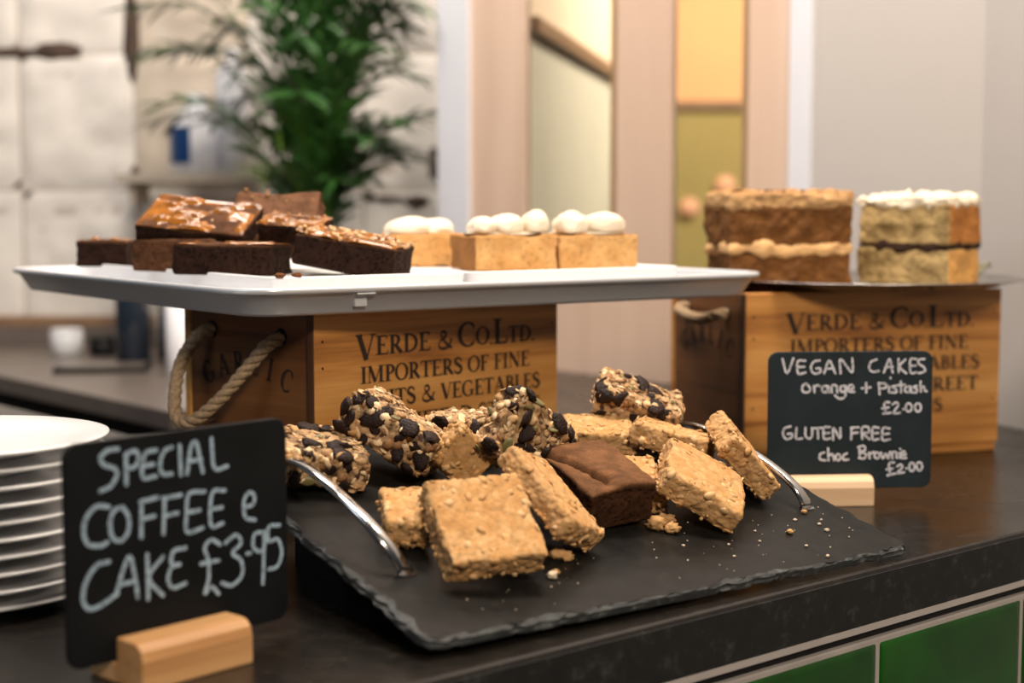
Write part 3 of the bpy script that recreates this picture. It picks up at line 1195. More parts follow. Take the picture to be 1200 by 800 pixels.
def pose(k, lift=0.0):
    c, rows, d = POSE[k]
    if k in SHIFT:
        f_, l_ = SHIFT[k]
        c = (c[0] * f_, c[1] * f_, .27 + (c[2] - .27) * f_)
        lift += l_
    m = Matrix(rows).to_4x4()
    return Matrix.Translation(Vector(c) + SN * lift) @ m, d


def oat_mesh(name, dims, seed, parent, crumble=1.0, mat=None, tone=1.0, res=.00095):
    P, F, N = grid_box(dims, res, .0030)
    d = np.array(dims)
    topm = sm(N[:, 2], .5, .95)
    side = 1 - np.abs(N[:, 2])
    F1, idn = voro(P + np.array([seed * .37, 0, 0]), 150, seed)
    F2, id2 = voro(P * np.array([1, 1, 1.5]) + np.array([0, seed * .21, 0]), 330, seed + 5)
    big = fbm(P, 60, seed, 3)
    dome = np.clip(1 - F1 * F1 * 1.4, 0, 1)
    dome2 = np.clip(1 - F2 * F2 * 1.3, 0, 1)
    amp = .0003 + side * .0010 * crumble
    disp = (dome - .55) * amp + (dome2 - .5) * .0004 * (1 + side) + (fbm(P, 520, seed + 8, 2) - .5) * .0016 * (.45 + side) + (big - .5) * (.0016 + .004 * side * crumble)
    low = sm(-P[:, 2] / (d[2] / 2), .2, 1.0)
    disp -= side * low * (vn(P, 260, seed + 3) > .62) * .0016 * crumble
    Q = P + N * disp[:, None]
    # warped outline
    w = np.stack([vn(P, 22, seed + 31) - .5, vn(P, 22, seed + 32) - .5, vn(P, 22, seed + 33) - .5], -1)
    Q += w * .0042
    gold = np.array([.52, .265, .088])
    pale = np.array([.72, .45, .21])
    brown = np.array([.38, .18, .055])
    t = np.clip(idn * .55 + id2 * .45, 0, 1)[:, None]
    c = gold * (1 - t) + pale * t
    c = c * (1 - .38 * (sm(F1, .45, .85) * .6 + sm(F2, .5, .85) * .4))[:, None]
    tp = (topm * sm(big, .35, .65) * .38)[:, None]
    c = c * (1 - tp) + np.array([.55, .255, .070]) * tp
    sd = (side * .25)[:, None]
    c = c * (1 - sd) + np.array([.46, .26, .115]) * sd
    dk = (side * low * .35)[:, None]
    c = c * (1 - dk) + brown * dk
    c = c * tone
    return mesh(name, Q, F, mat or M['oat'], parent, True, c), Q, N


def blob(seed, n=1, sx=1, sy=1, sz=1, amp=.18, freq=2.2):
    import bmesh
    bm = bmesh.new()
    bmesh.ops.create_icosphere(bm, subdivisions=n, radius=1)
    V = np.array([v.co[:] for v in bm.verts])
    F = [tuple(v.index for v in f.verts) for f in bm.faces]
    bm.free()
    k = 1 + (fbm(V + 5, freq, seed, 2) - .5) * 2 * amp
    V = V * k[:, None] * np.array([sx, sy, sz])
    return V, F


def flakes(name, Q, N, n, seed, parent, size=(.0034, .0023, .0007), cols=((.62, .36, .15), (.52, .28, .10), (.70, .46, .24)), facing=None, sink=.2, jit=.38, amp=.25):
    rn_ = np.random.RandomState(seed)
    ok = np.arange(len(Q))
    if facing is not None:
        ok = ok[facing(Q, N)]
    sel = rn_.choice(ok, min(n, len(ok)), replace=False)
    V0, F0 = blob(seed, 1, 1, 1, 1, amp)
    V = []
    F = []
    C = []
    for k, i in enumerate(sel):
        nn = N[i] + rn_.normal(0, jit, 3)
        nn /= np.linalg.norm(nn)
        a = np.cross(nn, rn_.normal(0, 1, 3))
        a /= np.linalg.norm(a)
        b = np.cross(nn, a)
        s = rn_.uniform(.7, 1.25)
        m = np.stack([a * size[0] * s, b * size[1] * s, nn * size[2] * s * 1.4], 0)
        v = V0 @ m + Q[i] + N[i] * size[2] * (1 - sink * 2)
        F += [tuple(q + len(V) for q in f) for f in F0]
        V += list(v)
        c = np.array(cols[rn_.randint(len(cols))]) * rn_.uniform(.8, 1.1)
        C += [c] * len(v)
    o = mesh(name, V, F, M['flake'], parent, True, np.array(C))
    o['kind'] = 'stuff'
    return o


def bottom_crumbs(Q, N): return (N[:, 2] < .3) & (Q[:, 2] < np.percentile(Q[:, 2], 45))


OAT_G = 'oat flapjack squares on the slate board'
oat_labels = {
    'o2': 'large pale oat square leaning at the front of the slate, its crust facing the viewer',
    'o1': 'short oat flapjack piece beside the left steel handle',
    'o3': 'small oat corner piece poking up behind the front oat square',
    'o4': 'oat bar leaning on edge between the front oat square and the brownie',
    'o5': 'oat bar lying behind the right-hand oat square, cut side showing',
    'o6': 'golden oat square tilted forward, right of the chocolate brownie',
    'o7': 'oat square standing tilted against the right steel handle',
    'g5': 'flat oat flapjack beneath the topmost fruit and seed bar',
}
for k, lab in oat_labels.items():
    mt, d = pose(k)
    d = [d[0] * .985, d[1] * .985, d[2] * (.95 if k not in ('o3',) else .9)]
    if k == 'o3': d = [.034, .040, .020]
    t = empty('oat_square', mtx=mt)
    tag(t, lab, 'flapjack', OAT_G)
    sd = sum(map(ord, k)) % 97
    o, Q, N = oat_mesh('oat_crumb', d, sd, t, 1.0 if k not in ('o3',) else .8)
    flakes('oat_flakes', Q, N, 110, sd, t, (.0044, .0032, .0005), ((.60, .34, .13), (.56, .30, .11), (.66, .41, .19)), sink=.95, jit=.12)
    flakes('loose_crumbs', Q, N, 80, sd + 1, t, (.0018, .0014, .0011), facing=bottom_crumbs, sink=.1)

# crumbled flapjack behind the brownie
mt = Matrix.Translation(SP(.285, .135, .014)) @ Matrix((SU, SV, SN)).transposed().to_4x4() @ Matrix.Rotation(R(-25), 4, 'Z') @ Matrix.Rotation(R(8), 4, 'X')
t = empty('oat_square', mtx=mt)
tag(t, 'broken crumbly oat flapjack end wedged between the brownie and the right-hand oat square', 'flapjack', OAT_G)
o, Q, N = oat_mesh('oat_crumb', [.030, .058, .020], 61, t, 1.5)
flakes('oat_flakes', Q, N, 90, 61, t, (.0040, .0029, .0009), ((.66, .40, .18), (.60, .34, .14)), sink=.3)

# granola bars --------------------------------------------------------------
raisin_me = []
for s in range(4):
    V, F = blob(20 + s, 2, .0080, .0056, .0022, .50, 2.4)
    me_o = mesh('raisin', V, F, M['raisin'])
    raisin_me.append(me_o.data)
    bpy.data.objects.remove(me_o)
seed_me = []
for s, (mt_, sx, sy, sz) in enumerate(((M['seed'], .0050, .0030, .0010), (M['almond'], .0056, .0036, .0007))):
    V, F = blob(40 + s, 2, sx, sy, sz, .05)
    me_o = mesh('seed', V, F, mt_)
    seed_me.append(me_o.data)
    bpy.data.objects.remove(me_o)

GR = 'fruit and seed bars on the slate board'
gran = {
    'g1': ('fruit and seed bar lying flat behind the left steel handle', 15, 3),
    'g2': ('fruit and seed bar tilted up against the left crate, raisins on its cut side', 19, 3),
    'g3': ('fruit and seed bar lying flat against the crate lettering, half hidden', 8, 1),
    'g4': ('fruit and seed bar standing on its corner in the middle, dotted with seeds and raisins', 22, 9),
    'g6': ('fruit and seed bar topmost at the back, tipped on a flat flapjack', 18, 2),
}
for k, (lab, nr, ns) in gran.items():
    mt, d = pose(k)
    if k == 'g3': d = [.058, .050, .022]
    if k == 'g1': mt = mt
    t = empty('granola_bar', mtx=mt)
    tag(t, lab, 'granola bar', GR)
    sd = sum(map(ord, k)) % 89 + 3
    P, F, N = grid_box(d, .0010, .0045)
    F1, idn = voro(P, 150, sd)
    F2, id2 = voro(P, 290, sd + 4)
    big = fbm(P, 55, sd, 3)
    disp = (np.clip(1 - F1 ** 2 * 1.4, 0, 1) - .5) * .0022 + (np.clip(1 - F2 ** 2, 0, 1) - .5) * .0009 + (big - .5) * .0055 + (fbm(P, 480, sd + 8, 2) - .5) * .0026
    Q = P + N * disp[:, None]
    t_ = np.clip(idn * .6 + id2 * .4, 0, 1)[:, None]
    c = np.array([.34, .18, .075]) * (1 - t_) + np.array([.68, .47, .26]) * t_
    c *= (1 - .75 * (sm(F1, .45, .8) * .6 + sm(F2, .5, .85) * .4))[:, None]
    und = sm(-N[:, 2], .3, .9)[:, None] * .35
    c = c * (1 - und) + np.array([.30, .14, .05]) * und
    dk = (id2 > .86)[:, None]
    c = np.where(dk, np.array([.07, .035, .02]), c)
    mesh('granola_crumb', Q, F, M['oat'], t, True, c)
    flakes('oat_flakes', Q, N, 300, sd, t, (.0050, .0032, .00045), ((.66, .42, .21), (.48, .27, .11), (.78, .57, .34), (.30, .15, .06)), sink=.8, jit=.28, amp=.5)
    rn_ = np.random.RandomState(sd)
    # visible sides first : points whose world normal faces the camera or up
    Mw = np.array(mt.to_3x3())
    Nw = N @ Mw.T
    Qw = Q @ Mw.T + np.array(mt.translation)
    tc = np.array([0, 0, .27]) - Qw
    tc /= np.linalg.norm(tc, axis=1)[:, None]
    vis = np.where(((Nw * tc).sum(1) > .25))[0]
    chosen = []
    for kind_, cnt in (('raisin', nr), ('seed', ns), ('almond_slice', max(1, ns // 3))):
        placed = 0
        tries = 0
        while placed < cnt and tries < 400:
            tries += 1
            i = int(rn_.choice(vis if rn_.rand() < .85 else len(Q)))
            if any(np.linalg.norm(Q[i] - q) < .0075 for q in chosen): continue
            chosen.append(Q[i])
            me = raisin_me[rn_.randint(4)] if kind_ == 'raisin' else seed_me[0 if kind_ == 'seed' else 1]
            o = bpy.data.objects.new(kind_, me)
            o.parent = t
            link(o)
            z = Vector(N[i] + rn_.normal(0, .3, 3)).normalized()
            x = z.cross(Vector(rn_.normal(0, 1, 3))).normalized()
            m3 = Matrix((x, z.cross(x), z)).transposed()
            s = rn_.uniform(.6, 1.35)
            o.matrix_local = Matrix.Translation(Vector(Q[i]) + Vector(N[i]) * (.0001 if kind_ == 'raisin' else .0008)) @ m3.to_4x4() @ Matrix.Diagonal((s, s, s, 1))
            placed += 1


# brownies --------------------------------------------------------------------
def brownie_mesh(name, dims, seed, parent, top=(.16, .070, .030), sidec=(.040, .016, .008), crack=True, res=.0012, dome=.002):
    P, F, N = grid_box(dims, res, .0026)
    d = np.array(dims)
    topm = sm(N[:, 2], .3, .9)
    side = 1 - np.abs(N[:, 2])
    big = fbm(P, 45, seed, 4)
    F1, i1 = voro(P, 420, seed)
    pits = sm(.42 - F1, 0, .2) * (i1 > .45)
    disp = side * ((big - .5) * .008 - pits * .0026 + (vn(P, 500, seed) - .5) * .0008) + topm * ((fbm(P, 30, seed + 2, 2) - .5) * .004 + (fbm(P, 160, seed + 4, 3) - .5) * .0022)
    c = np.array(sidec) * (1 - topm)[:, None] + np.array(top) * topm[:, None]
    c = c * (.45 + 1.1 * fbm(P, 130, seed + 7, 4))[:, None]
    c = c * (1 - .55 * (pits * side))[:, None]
    if crack:
        ln = P[:, 0] + .0150 + P[:, 1] * .26 + (fbm(P, 70, seed + 9, 4) - .5) * .014 + .006
        g = np.exp(-((ln - .006) / .0018) ** 2) * topm * sm(P[:, 1], -d[1] * .45, -d[1] * .2)
        disp = disp - g * .0065 + topm * .0030 * sm(ln, .0065, .012)
        c = c * (1 - .8 * g)[:, None]
    Q = P + N * disp[:, None]
    r2 = (P[:, 0] / d[0] * 2) ** 2 + (P[:, 1] / d[1] * 2) ** 2
    Q[:, 2] += (topm * .8 + .2 * (N[:, 2] > 0)) * dome * (1 - r2 * .5)
    w = np.stack([vn(P, 24, seed + 31) - .5, vn(P, 24, seed + 32) - .5, vn(P, 24, seed + 33) - .5], -1)
    Q += w * .0035
    return mesh(name, Q, F, M['brownie'], parent, True, c), Q, N


mt, d = pose('br')
t = empty('chocolate_brownie', mtx=mt)
tag(t, 'thick chocolate brownie with a cracked top on the slate among the oat bars', 'brownie')
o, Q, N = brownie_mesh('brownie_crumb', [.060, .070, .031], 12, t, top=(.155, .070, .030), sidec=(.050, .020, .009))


def caramel(parent, dims, seed, z, cover=.45, thick=.0035, tonec=None):
    nx, ny = 46, 38
    gx = np.linspace(-.5, .5, nx) * dims[0] * .98
    gy = np.linspace(-.5, .5, ny) * dims[1] * .98
    X, Y = np.meshgrid(gx, gy)
    P = np.stack([X.ravel(), Y.ravel(), np.zeros(X.size)], -1)
    h = fbm(P, 62, seed, 2)
    e = np.minimum.reduce([.5 - np.abs(P[:, 0] / dims[0]), .5 - np.abs(P[:, 1] / dims[1])])
    H_ = (sm(h, cover - .05, cover + .22) * thick - .0012) * sm(e, -.01, .05) - .0008 * (1 - sm(e, -.01, .03))
    P[:, 2] = z + H_
    F = [(j * nx + i, j * nx + i + 1, (j + 1) * nx + i + 1, (j + 1) * nx + i) for j in range(ny - 1) for i in range(nx - 1)]
    o = mesh('caramel_topping', P, F, M['caramel'], parent, True)
    return o


def on_tray(x, y, z, yaw, rx=0, ry=0):
    return Matrix.Translation((x, y, z)) @ Matrix.Rotation(R(yaw), 4, 'Z') @ Matrix.Rotation(R(rx), 4, 'X') @ Matrix.Rotation(R(ry), 4, 'Y')


BG = 'brownies on the left white platter'
trays = [
    # key, centre, yaw, rx, ry, dims, label, caramel?
    ('b3', (-.2560, 1.4200, PZ + .0142), -11, 0, 0, (.095, .062, .0270), 'dark brownie at the front of the platter, caramel on its top edge', .52),
    ('b2', (-.3170, 1.4950, PZ + .0162), -10, 0, 0, (.085, .060, .0310), 'lighter brown brownie at the left, caramel-covered brownie resting on it', None),
    ('b4', (-.3030, 1.4980, PZ + .0462), -10, 24, 6, (.108, .070, .0170), 'brownie with shiny caramel drips, on top of the lighter brown one', .49),
    ('b1', (-.4240, 1.6300, PZ + .0136), -6, 0, 0, (.056, .060, .0262), 'small dark brownie alone at the far left of the platter', .62),
    ('b5', (-.2340, 1.5300, PZ + .0440), -8, 50, 0, (.088, .066, .0250), 'matt brown brownie leaning highest at the back of the platter', None),
    ('b8', (-.2050, 1.4640, PZ + .0400), -14, 14, 4, (.062, .042, .0180), 'small glossy brownie piece with wet caramel, below the highest brownie', .40),
    ('b6', (-.1440, 1.4050, PZ + .0190), -14, 3, 10, (.094, .066, .0280), 'dark brownie with crumbly golden caramel top, at the right end', .42),
]
for (k, c, yaw, rx, ry, d, lab, cov) in trays:
    t = empty('brownie', mtx=on_tray(*c, yaw, rx, ry))
    tag(t, lab, 'brownie', BG)
    light = k in ('b2', 'b5')
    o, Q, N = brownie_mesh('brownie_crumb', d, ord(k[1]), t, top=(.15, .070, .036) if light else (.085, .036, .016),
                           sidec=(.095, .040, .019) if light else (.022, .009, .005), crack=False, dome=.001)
    if cov: caramel(t, d, ord(k[1]) + 3, d[2] / 2 + .0012, cov, .0046 if k != 'b3' else .003)
    if k == 'b6':
        flakes('toffee_crumbs', Q, N, 90, 5, t, (.0024, .0020, .0012), ((.62, .36, .16), (.75, .50, .28), (.45, .22, .08)), facing=lambda Q, N: N[:, 2] > .5, sink=-.9)
    if k == 'b5' or k == 'b8':
        flakes('toffee_crumbs', Q, N, 20, 9, t, (.002, .0017, .001), ((.45, .22, .08),), facing=lambda Q, N: N[:, 2] > .5, sink=-.6)


# blondie slices with cream -------------------------------------------------------
def sponge_mesh(name, dims, seed, parent, base, dark, crust=None, res=.0015, side_crust=None, pits=.0012, rough_=.003):
    P, F, N = grid_box(dims, res, .0025)
    d = np.array(dims)
    big = fbm(P, 60, seed, 4)
    F1, i1 = voro(P, 330, seed)
    pt = sm(.45 - F1, 0, .25) * (i1 > .5)
    side = 1 - np.abs(N[:, 2])
    disp = (big - .5) * rough_ - pt * pits * side + (vn(P, 420, seed) - .5) * .0007
    c = np.array(base) * (1 - big)[:, None] * 1.0 + np.array(dark) * big[:, None]
    c = c * 1.0 * (1 - .35 * pt)[:, None]
    if crust is not None:
        tm = sm(np.abs(N[:, 2]), .5, .9)[:, None]
        c = c * (1 - tm) + np.array(crust) * tm
    if side_crust is not None:
        ax, sg, cc = side_crust
        tm = sm(N[:, ax] * sg, .6, .95)[:, None]
        c = c * (1 - tm) + np.array(cc) * (.75 + .5 * big[:, None]) * tm
    return mesh(name, P + N * disp[:, None], F, M['cake'], parent, True, c)


def dollop(parent, x, y, z, sx, sy, sz, seed):
    V, F = blob(seed, 4, 1, 1, 1, .10, 1.6)
    a = np.arctan2(V[:, 2], V[:, 0])
    V = V * (1 + .05 * np.sin(V[:, 1] * 7 + a * 2))[:, None]
    V[:, 2] = np.maximum(V[:, 2], -.55)
    V = V * np.array([sx, sy, sz]) + np.array([x, y, z])
    return mesh('cream_dollop', V, F, M['cream'], parent, True)


SL = 'cream-topped slices on the right white platter'
yaw = 24
cx, cy = .0330, 1.5500
ca, sa = math.cos(R(yaw)), math.sin(R(yaw))
sp = dict(base=(.68, .41, .17), dark=(.46, .22, .06), crust=(.42, .20, .06), rough_=.006)
for i, (off, L, lab) in enumerate(((-.0455, .088, 'cream-topped golden slice, left one of the front pair on the right platter'),
                                   (.0455, .088, 'cream-topped golden slice at the right end of the platter, one long cream swirl'))):
    t = empty('blondie_slice', mtx=on_tray(cx + off * ca, cy + off * sa, PZ + .0175, yaw))
    tag(t, lab, 'cake slice', SL)
    sponge_mesh('sponge', (L, .066, .0345), 21 + i, t, side_crust=(0, -1, (.30, .13, .035)) if i == 0 else None, **sp)
    zt = .0185
    if i == 0:
        V, F = blob(3, 3, .042, .031, .0032, .12, 3)
        mesh('cream_spread', [(v[0] * .98, v[1], v[2] + zt) for v in V], F, M['cream'], t)
        dollop(t, -.028, -.012, zt + 0.0063, 0.0144, .016, 0.0109, 1)
        dollop(t, -.003, -.016, zt + 0.0075, 0.0172, .015, 0.0123, 2)
        dollop(t, .026, -.018, zt + 0.0094, 0.0138, .014, 0.0138, 3)
        dollop(t, .010, .018, zt + 0.0075, 0.0184, .012, 0.0123, 4)
    else:
        V, F = blob(5, 3, .041, .031, .0030, .12, 3)
        mesh('cream_spread', [(v[0], v[1], v[2] + zt) for v in V], F, M['cream'], t)
        dollop(t, -.025, -.018, zt + 0.0081, 0.0167, .014, 0.0142, 6)
        dollop(t, .012, -.018, zt + 0.0088, 0.0236, .013, 0.0123, 7)
        dollop(t, -.008, .016, zt + 0.0075, 0.0207, .012, 0.0123, 8)
t = empty('blondie_slice', mtx=on_tray(-.0990, 1.6350, PZ + .0172, 14))
tag(t, 'cream-topped golden slice standing behind, furthest left on the right platter', 'cake slice', SL)
sponge_mesh('sponge', (.070, .070, .0330), 33, t, **sp)
dollop(t, -.010, -.012, .0215, 0.0276, .018, 0.0138, 11)
dollop(t, .016, -.012, .0210, 0.0196, .018, 0.0123, 12)

# layer cakes -----------------------------------------------------------------------
def coffee_cake():
    t = empty('coffee_layer_cake', mtx=on_tray(.2975, 1.7260, DZ, 8.5))
    tag(t, 'brown two-layer coffee cake slab on the left of the steel dish', 'cake')
    b = dict(base=(.22, .090, .020), dark=(.08, .028, .006), rough_=.012)
    o = sponge_mesh('lower_sponge', (.138, .104, .037), 41, t, side_crust=(0, 1, (.50, .27, .10)), **b)
    o.location = (0, 0, .0195)
    P, F, N = grid_box((.140, .106, .012), .002, .0035)
    k = fbm(P, 60, 4, 3)
    Q = P + N * ((k - .52) * .017)[:, None]
    o = mesh('cream_filling', Q, F, M['cake'], t, True, np.array([.60, .36, .16]) * (.7 + .6 * k)[:, None])
    o.location = (0, 0, .0425)
    o = sponge_mesh('upper_sponge', (.138, .104, .044), 43, t, side_crust=(0, 1, (.50, .27, .10)), **b)
    o.location = (0, 0, .0680)
    P, F, N = grid_box((.141, .107, .019), .0018, .005)
    k = fbm(P, 90, 6, 4)
    Q = P + N * ((k - .5) * .013)[:, None]
    tm = sm(N[:, 2], .4, .9)[:, None]
    c = np.array([.46, .27, .12]) * (1 - tm) + np.array([.40, .215, .085]) * tm
    c = c * (.65 + .7 * fbm(P, 220, 9, 2))[:, None]
    o = mesh('coffee_frosting', Q, F, M['cake'], t, True, c)
    o.location = (0, 0, .0955)
    # cocoa crumbs scattered on the frosting
    rn_ = np.random.RandomState(4)
    V0, F0 = blob(2, 1)
    V = []
    F = []
    for i in range(160):
        p = np.array([rn_.uniform(-.067, .067), rn_.uniform(-.050, .050), .1055 + rn_.uniform(-.0005, .001)])
        s = rn_.uniform(.0006, .0018)
        F += [tuple(q + len(V) for q in f) for f in F0]
        V += list(V0 * s + p)
    o = mesh('cocoa_crumbs', V, F, M['brownie'], t, True, np.tile([.14, .06, .02], (len(V), 1)))
    o['kind'] = 'stuff'


def pistachio_cake():
    t = empty('pistachio_layer_cake', mtx=on_tray(.4695, 1.7720, DZ, -37))
    tag(t, 'pale greenish two-layer cake with dark filling and white icing, right on the steel dish', 'cake')
    b = dict(base=(.56, .40, .18), dark=(.10, .06, .015), rough_=.010)
    cr = (0, 1, (.42, .17, .04))
    o = sponge_mesh('lower_sponge', (.108, .098, .040), 51, t, side_crust=(0, 1, (.62, .33, .10)), pits=.002, **b)
    o.location = (0, 0, .0210)
    P, F, N = grid_box((.104, .094, .009), .002, .003)
    k = fbm(P, 70, 4, 3)
    Q = P + N * ((k - .5) * .020)[:, None]
    o = mesh('jam_filling', Q, F, M['brownie'], t, True, np.tile([.035, .018, .012], (len(P), 1)))
    o.location = (0, 0, .0440)
    o = sponge_mesh('upper_sponge', (.108, .098, .044), 53, t, side_crust=cr, pits=.002, **b)
    o.location = (0, 0, .0690)
    P, F, N = grid_box((.110, .100, .010), .002, .004)
    k = fbm(P, 70, 16, 4)
    Q = P + N * ((k - .5) * .030)[:, None]
    o = mesh('white_icing', Q, F, M['cream'], t, True)
    o.location = (0, 0, .0945)


coffee_cake()
pistachio_cake()
# small crinkled leaves by the right-hand cake
t = empty('leaf_garnish', (.540, 1.780, DZ + .006))
tag(t, 'small crinkled grey-green leaves at the right end of the steel dish', 'garnish')
rn = random.Random(9)
for i in range(9):
    a = rn.uniform(0, 6.28)
    L = rn.uniform(.012, .022)
    w = .005
    V = []
    for j in range(6):
        f = j / 5
        s = math.sin(math.pi * min(f * .9 + .08, 1)) * w
        z = .003 + .013 * math.sin(f * 2.2) * rn.uniform(.7, 1.2)
        V += [(f * L, -s, z), (f * L, 0, z - .0012), (f * L, s, z + .001)]
    F = []
    for j in range(5):
        for q in (0, 1):
            F.append((j * 3 + q, j * 3 + q + 1, j * 3 + q + 4, j * 3 + q + 3))
    ca, sa = math.cos(a), math.sin(a)
    mesh('leaf', [(x * ca - y * sa, x * sa + y * ca, z) for x, y, z in V], F, M['garnish'], t)

# crumbs on the slate -------------------------------------------------------------------
cr = [(.391, .066, .0012), (.367, .049, .0021), (.406, .054, .0011), (.403, .043, .0015), (.362, .027, .0010), (.365, .008, .0012), (.262, .057, .0010), (.289, .031, .0009),
      (.276, .092, .0052), (.270, .079, .0048), (.262, .088, .0058), (.153, .069, .0048), (.158, .0655, .0040), (.136, .050, .0024), (.130, .046, .0030), (.411, .075, .0019),
      (.33, .045, .0008), (.34, .06, .0009), (.415, .060, .0008), (.30, .048, .0008)]
tinyV, tinyF = [], []
rnc = np.random.RandomState(8)
chunky = {8: 'largest oat crumb, on the slate just right of the brownie', 9: 'second chunky oat crumb beneath the right-hand oat square, nearest the viewer', 10: 'oat crumb touching the foot of the brownie',
          11: 'oat crumb on the slate beside the foot of the leaning oat bar', 12: 'small crumb tucked under the end of the leaning oat bar', 1: 'lone golden crumb on bare slate left of the pale specks', 15: 'crumb lying at the foot of the right steel handle',
          13: 'crumb at the front right corner of the front oat square'}
for i, (u, v, r_) in enumerate(cr):
    V, F = blob(60 + i, 3, r_ * 1.2, r_, r_ * .85, .60, 3.6)
    p = SP(u, v, r_ * .75)
    if i in chunky:
        o = mesh('oat_crumb', V, F, M['oat'], None, True, np.tile([.62, .36, .15], (len(V), 1)))
        o.location = p
        tag(o, chunky[i], 'crumb', 'oat crumbs on the slate')
    else:
        tinyF += [tuple(q + len(tinyV) for q in f) for f in F]
        tinyV += [tuple(np.array(v_) + np.array(p)) for v_ in V]
for i in range(60):
    r_ = rnc.uniform(.0002, .0006)
    V, F = blob(90 + i % 7, 1, r_ * 1.3, r_, r_, .3, 2.5)
    p = SP(*((rnc.uniform(.22, .44), rnc.uniform(.012, .09)) if i < 40 else (rnc.uniform(.05, .2), rnc.uniform(.015, .07))), r_ * .7)
    tinyF += [tuple(q + len(tinyV) for q in f) for f in F]
    tinyV += [tuple(np.array(v_) + np.array(p)) for v_ in V]
o = mesh('tiny_crumbs', tinyV, tinyF, M['oat'], None, True, np.tile([.74, .60, .45], (len(tinyV), 1)))
tag(o, 'pale specks of crumb sprinkled over the bare slate', 'crumbs', kind='stuff')

for i, (x, y, lab) in enumerate(((-.1945, 1.2878, 'brown cake crumb on the near corner of the left platter rim, left of two'), (-.1815, 1.2975, 'brown cake crumb on the left platter rim, right of two'))):
    V, F = blob(120 + i, 3, .0040, .0026, .0022, .6, 3.4)
    o = mesh('brownie_crumb_bit', V, F, M['brownie'], None, True, np.tile([.16, .06, .025], (len(V), 1)))
    o.location = (x, y, .2145)
    tag(o, lab, 'crumb', 'brown crumbs on the platter rim')

# ------------------------------------------------------------------ signs
STROKES_L=[[[35.2,114.3],[28.2,114.1],[23.6,110.6],[25.7,106.4],[32.6,103.5],[34.1,99.3],[30.0,93.8],[23.1,91.7]],[[40.4,110.6],[40.5,93.4]],[[40.4,110.6],[46.8,111.9],[49.1,107.5],[46.6,102.8],[40.9,102.4]],[[61.2,110.6],[53.4,109.1],[51.7,96.0],[60.8,95.4]],[[53.3,102.5],[59.1,102.6]],[[72.2,111.0],[67.3,109.5],[63.9,102.7],[65.7,96.2],[71.9,95.4]],[[78.0,111.4],[78.6,93.9]],[[83.1,94.0],[86.0,109.4],[89.8,112.1],[92.2,104.4],[94.5,93.6]],[[84.5,101.2],[93.4,101.5]],[[101.4,112.9],[103.1,95.0],[112.8,94.9]],[[28.5,81.9],[20.6,83.4],[13.6,78.1],[11.6,70.4],[14.3,63.0],[22.2,60.7],[26.9,61.9]],[[37.8,80.5],[31.9,79.4],[29.0,72.7],[30.4,64.4],[36.1,61.4],[40.9,65.8],[41.6,73.9],[37.8,80.5]],[[50.4,81.8],[49.9,61.3]],[[49.7,81.9],[61.8,82.9]],[[50.1,71.5],[59.1,72.3]],[[66.6,81.5],[65.4,60.9]],[[65.4,81.7],[78.3,82.0]],[[66.4,71.2],[75.6,71.7]],[[95.6,81.7],[84.1,81.8],[82.1,69.9],[82.3,59.3],[93.8,60.0]],[[82.6,70.9],[91.5,71.0]],[[110.7,80.3],[101.2,79.9],[99.8,60.8],[108.7,60.5]],[[100.5,70.3],[108.4,70.3]],[[125.7,67.8],[132.5,69.0],[133.2,74.4],[129.4,76.4],[125.8,73.2],[124.9,66.8],[126.9,61.0],[133.7,58.9]],[[27.7,50.7],[19.7,50.0],[12.6,42.2],[10.1,32.7],[13.3,26.4],[21.3,26.5],[33.0,31.4]],[[31.8,30.6],[36.9,44.0],[41.8,51.3],[45.0,38.4],[46.6,26.7]],[[34.3,36.2],[45.0,36.4]],[[53.7,50.3],[53.8,24.3]],[[64.6,47.4],[54.6,36.7],[64.1,24.5]],[[80.9,50.0],[72.1,49.3],[70.7,42.2],[76.9,40.7],[70.6,40.1],[68.0,33.2],[71.6,27.7],[80.4,28.8]],[[106.6,47.9],[100.1,51.7],[94.9,47.7],[97.3,39.7],[97.6,28.9],[94.3,19.8],[99.5,23.2],[104.7,17.9]],[[92.1,38.5],[105.1,38.4]],[[110.6,48.3],[118.6,51.8],[122.6,46.3],[115.8,40.9],[122.4,35.4],[123.0,26.5],[115.4,21.3],[107.4,23.9]],[[127.0,38.8],[129.8,38.6]],[[140.4,50.1],[133.5,50.1],[132.0,42.6],[137.5,38.4],[141.7,43.2],[141.0,51.1],[140.2,34.6],[139.3,18.0]],[[153.1,52.6],[144.7,52.8],[144.5,43.9],[151.5,43.9],[154.8,35.5],[151.3,27.1],[144.2,26.1]]]
